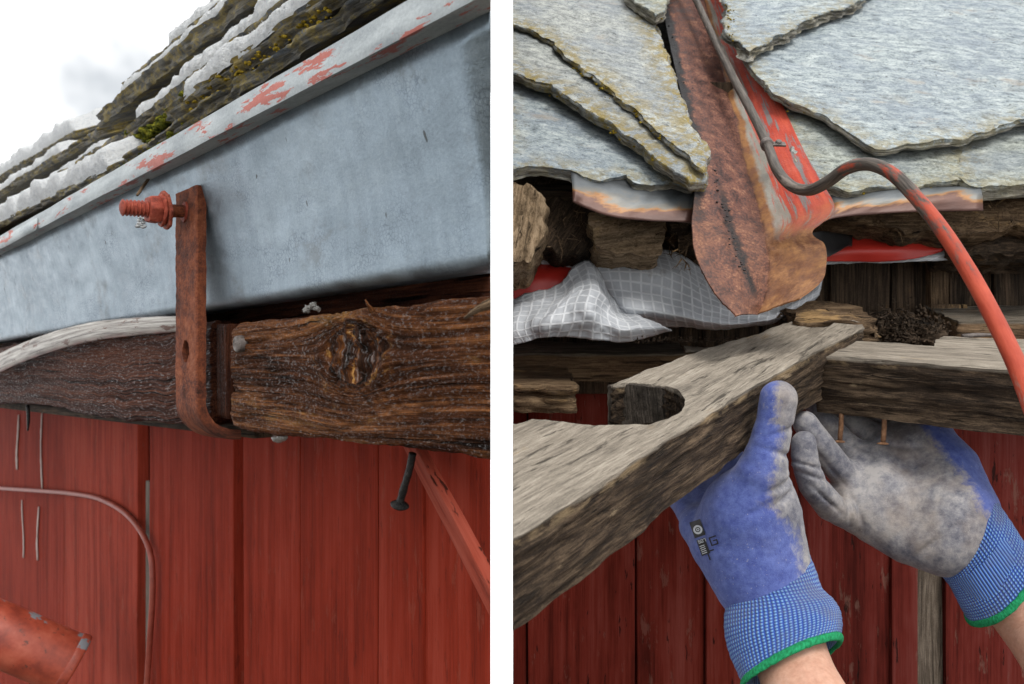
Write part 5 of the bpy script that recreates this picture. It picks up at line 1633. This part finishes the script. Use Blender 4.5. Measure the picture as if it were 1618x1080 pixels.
cuff([(1496, 822, .742, .0400, .0285, aw, -.05), (1518, 838, .738, .0405, .0300, aw, 0), (1532, 854, .733, .0395, .0310, math.radians(62), .05), (1548, 876, .727, .0375, .0310, math.radians(56), .08), (1564, 902, .719, .0365, .0340, math.radians(52), .10), (1582, 928, .711, .0372, .0370, math.radians(50), .14)], gR, .0028)
forearm([(1566, 900, .722, .016), (1590, 932, .714, .0250), (1640, 988, .70, .0285), (1720, 1075, .66, .036), (1830, 1200, .61, .043), (1950, 1330, .57, .046)], person, 'bare forearm below the open glove')

# --- printed marks on the thumb-up glove (flat ink lying on the knit)
bpy.context.view_layer.update()
from mathutils.bvhtree import BVHTree
mw = Matrix.Translation(wloc(gL))
bvh = BVHTree.FromPolygons([mw @ v.co for v in gL.data.vertices], [list(p.vertices) for p in gL.data.polygons])
def onglove(x, y, lift):
    r = ray(x, y).normalized()
    h_ = bvh.ray_cast(CAM, r)
    if h_[0] is None: return None
    return h_[0] + h_[1] * lift
# the print's own frame: u runs along the label, v across it
PU = np.array((.34, .94)); PV = np.array((-.94, .34))
def ink(name, polys, mat, lift, label=None):
    V, FC = [], []
    for (cx, cy, quad) in polys:
        n = 6
        idx_ = []
        (u0, v0), (u1, v1) = quad
        ok = True
        g = []
        for i in range(n + 1):
            for j in range(n + 1):
                u = u0 + (u1 - u0) * i / n; v = v0 + (v1 - v0) * j / n
                q = np.array((cx, cy)) + PU * u + PV * v
                p = onglove(q[0], q[1], lift)
                if p is None: ok = False; break
                g.append(p)
            if not ok: break
        if not ok: continue
        o_ = len(V); V += g
        for i in range(n):
            for j in range(n):
                a = o_ + i * (n + 1) + j
                FC.append((a, a + 1, a + n + 2, a + n + 1))
    if V:
        o = obj(name, V, FC, mat, gL, True)
        if label: o['label'] = label
C_ = (1103, 835)
ink('logo_patch', [(C_[0], C_[1], ((-13, -9), (13, 9)))], M['ink'], .0006, 'black square print with a white ring')
ring = []
V, FC = [], []
for rr0, rr1, key in ((4.2, 7.2, 0), (1.2, 2.6, 1)):
    n = 28
    o_ = len(V)
    for k in range(n):
        a = 2 * math.pi * k / n
        for r in (rr0, rr1):
            q = np.array(C_) + np.array((1.5, 1.5)) + PU * math.cos(a) * r + PV * math.sin(a) * r
            V.append(onglove(q[0], q[1], .0010))
    for k in range(n):
        j = (k + 1) % n
        FC.append((o_ + 2 * k, o_ + 2 * k + 1, o_ + 2 * j + 1, o_ + 2 * j))
if all(v is not None for v in V):
    obj('logo_ring', V, FC, M['inkw'], gL, True)
B0 = (1116, 862)
ink('name_patch', [(B0[0], B0[1], ((-13, -3), (13, 11)))], M['ink'], .0006, 'black print band with pale lettering')
# pale digits 507 and bars, drawn as strokes
def strokes(cx, cy, segs, w): return [(cx, cy, ((min(a[0], b[0]) - w, min(a[1], b[1]) - w), (max(a[0], b[0]) + w, max(a[1], b[1]) + w))) for a, b in segs]
five = [((0, 0), (0, 4)), ((0, 4), (2.5, 4)), ((2.5, 0), (2.5, 4)), ((2.5, 0), (5, 0)), ((5, 0), (5, 4))]
zero = [((0, 0), (5, 0)), ((0, 4), (5, 4)), ((0, 0), (0, 4)), ((5, 0), (5, 4))]
seven = [((0, 0), (0, 4)), ((0, 0), (5, 0))]
txt = []
for k, g_ in enumerate((five, zero, seven)):
    ox = B0 + PU * -11.5 + PV * (9.2 - k * 4.4 - 4)
    txt += strokes(ox[0], ox[1], [((a[0] * .9, a[1] * .7), (b[0] * .9, b[1] * .7)) for a, b in g_], .42)
ink('lettering', txt, M['inkw'], .0010)
bars = []
for k in range(5):
    ox = np.array(B0) + PU * (-2 + k * 3.0) + PV * 1.2
    bars += strokes(ox[0], ox[1], [((0, 0), (0, 7))], .55)
ink('lettering', bars, M['inkw'], .0010)
# outlined G and L in black
G_ = [((0, 0), (0, 8)), ((0, 8), (9, 8)), ((9, 8), (9, 0)), ((9, 0), (4.5, 0)), ((4.5, 0), (4.5, 4))]
L2 = [((0, 0), (0, 8)), ((0, 8), (9, 8))]
G_ = [((a[0] * 1.4, a[1] * 1.25), (b[0] * 1.4, b[1] * 1.25)) for a, b in G_]; L2 = [((a[0] * 1.4, a[1] * 1.25), (b[0] * 1.4, b[1] * 1.25)) for a, b in L2]
o1 = np.array((1131, 846)); o2 = np.array((1128, 868))
ink('lettering', strokes(o1[0], o1[1], G_, 1.0) + strokes(o2[0], o2[1], L2, 1.0), M['ink'], .0007)
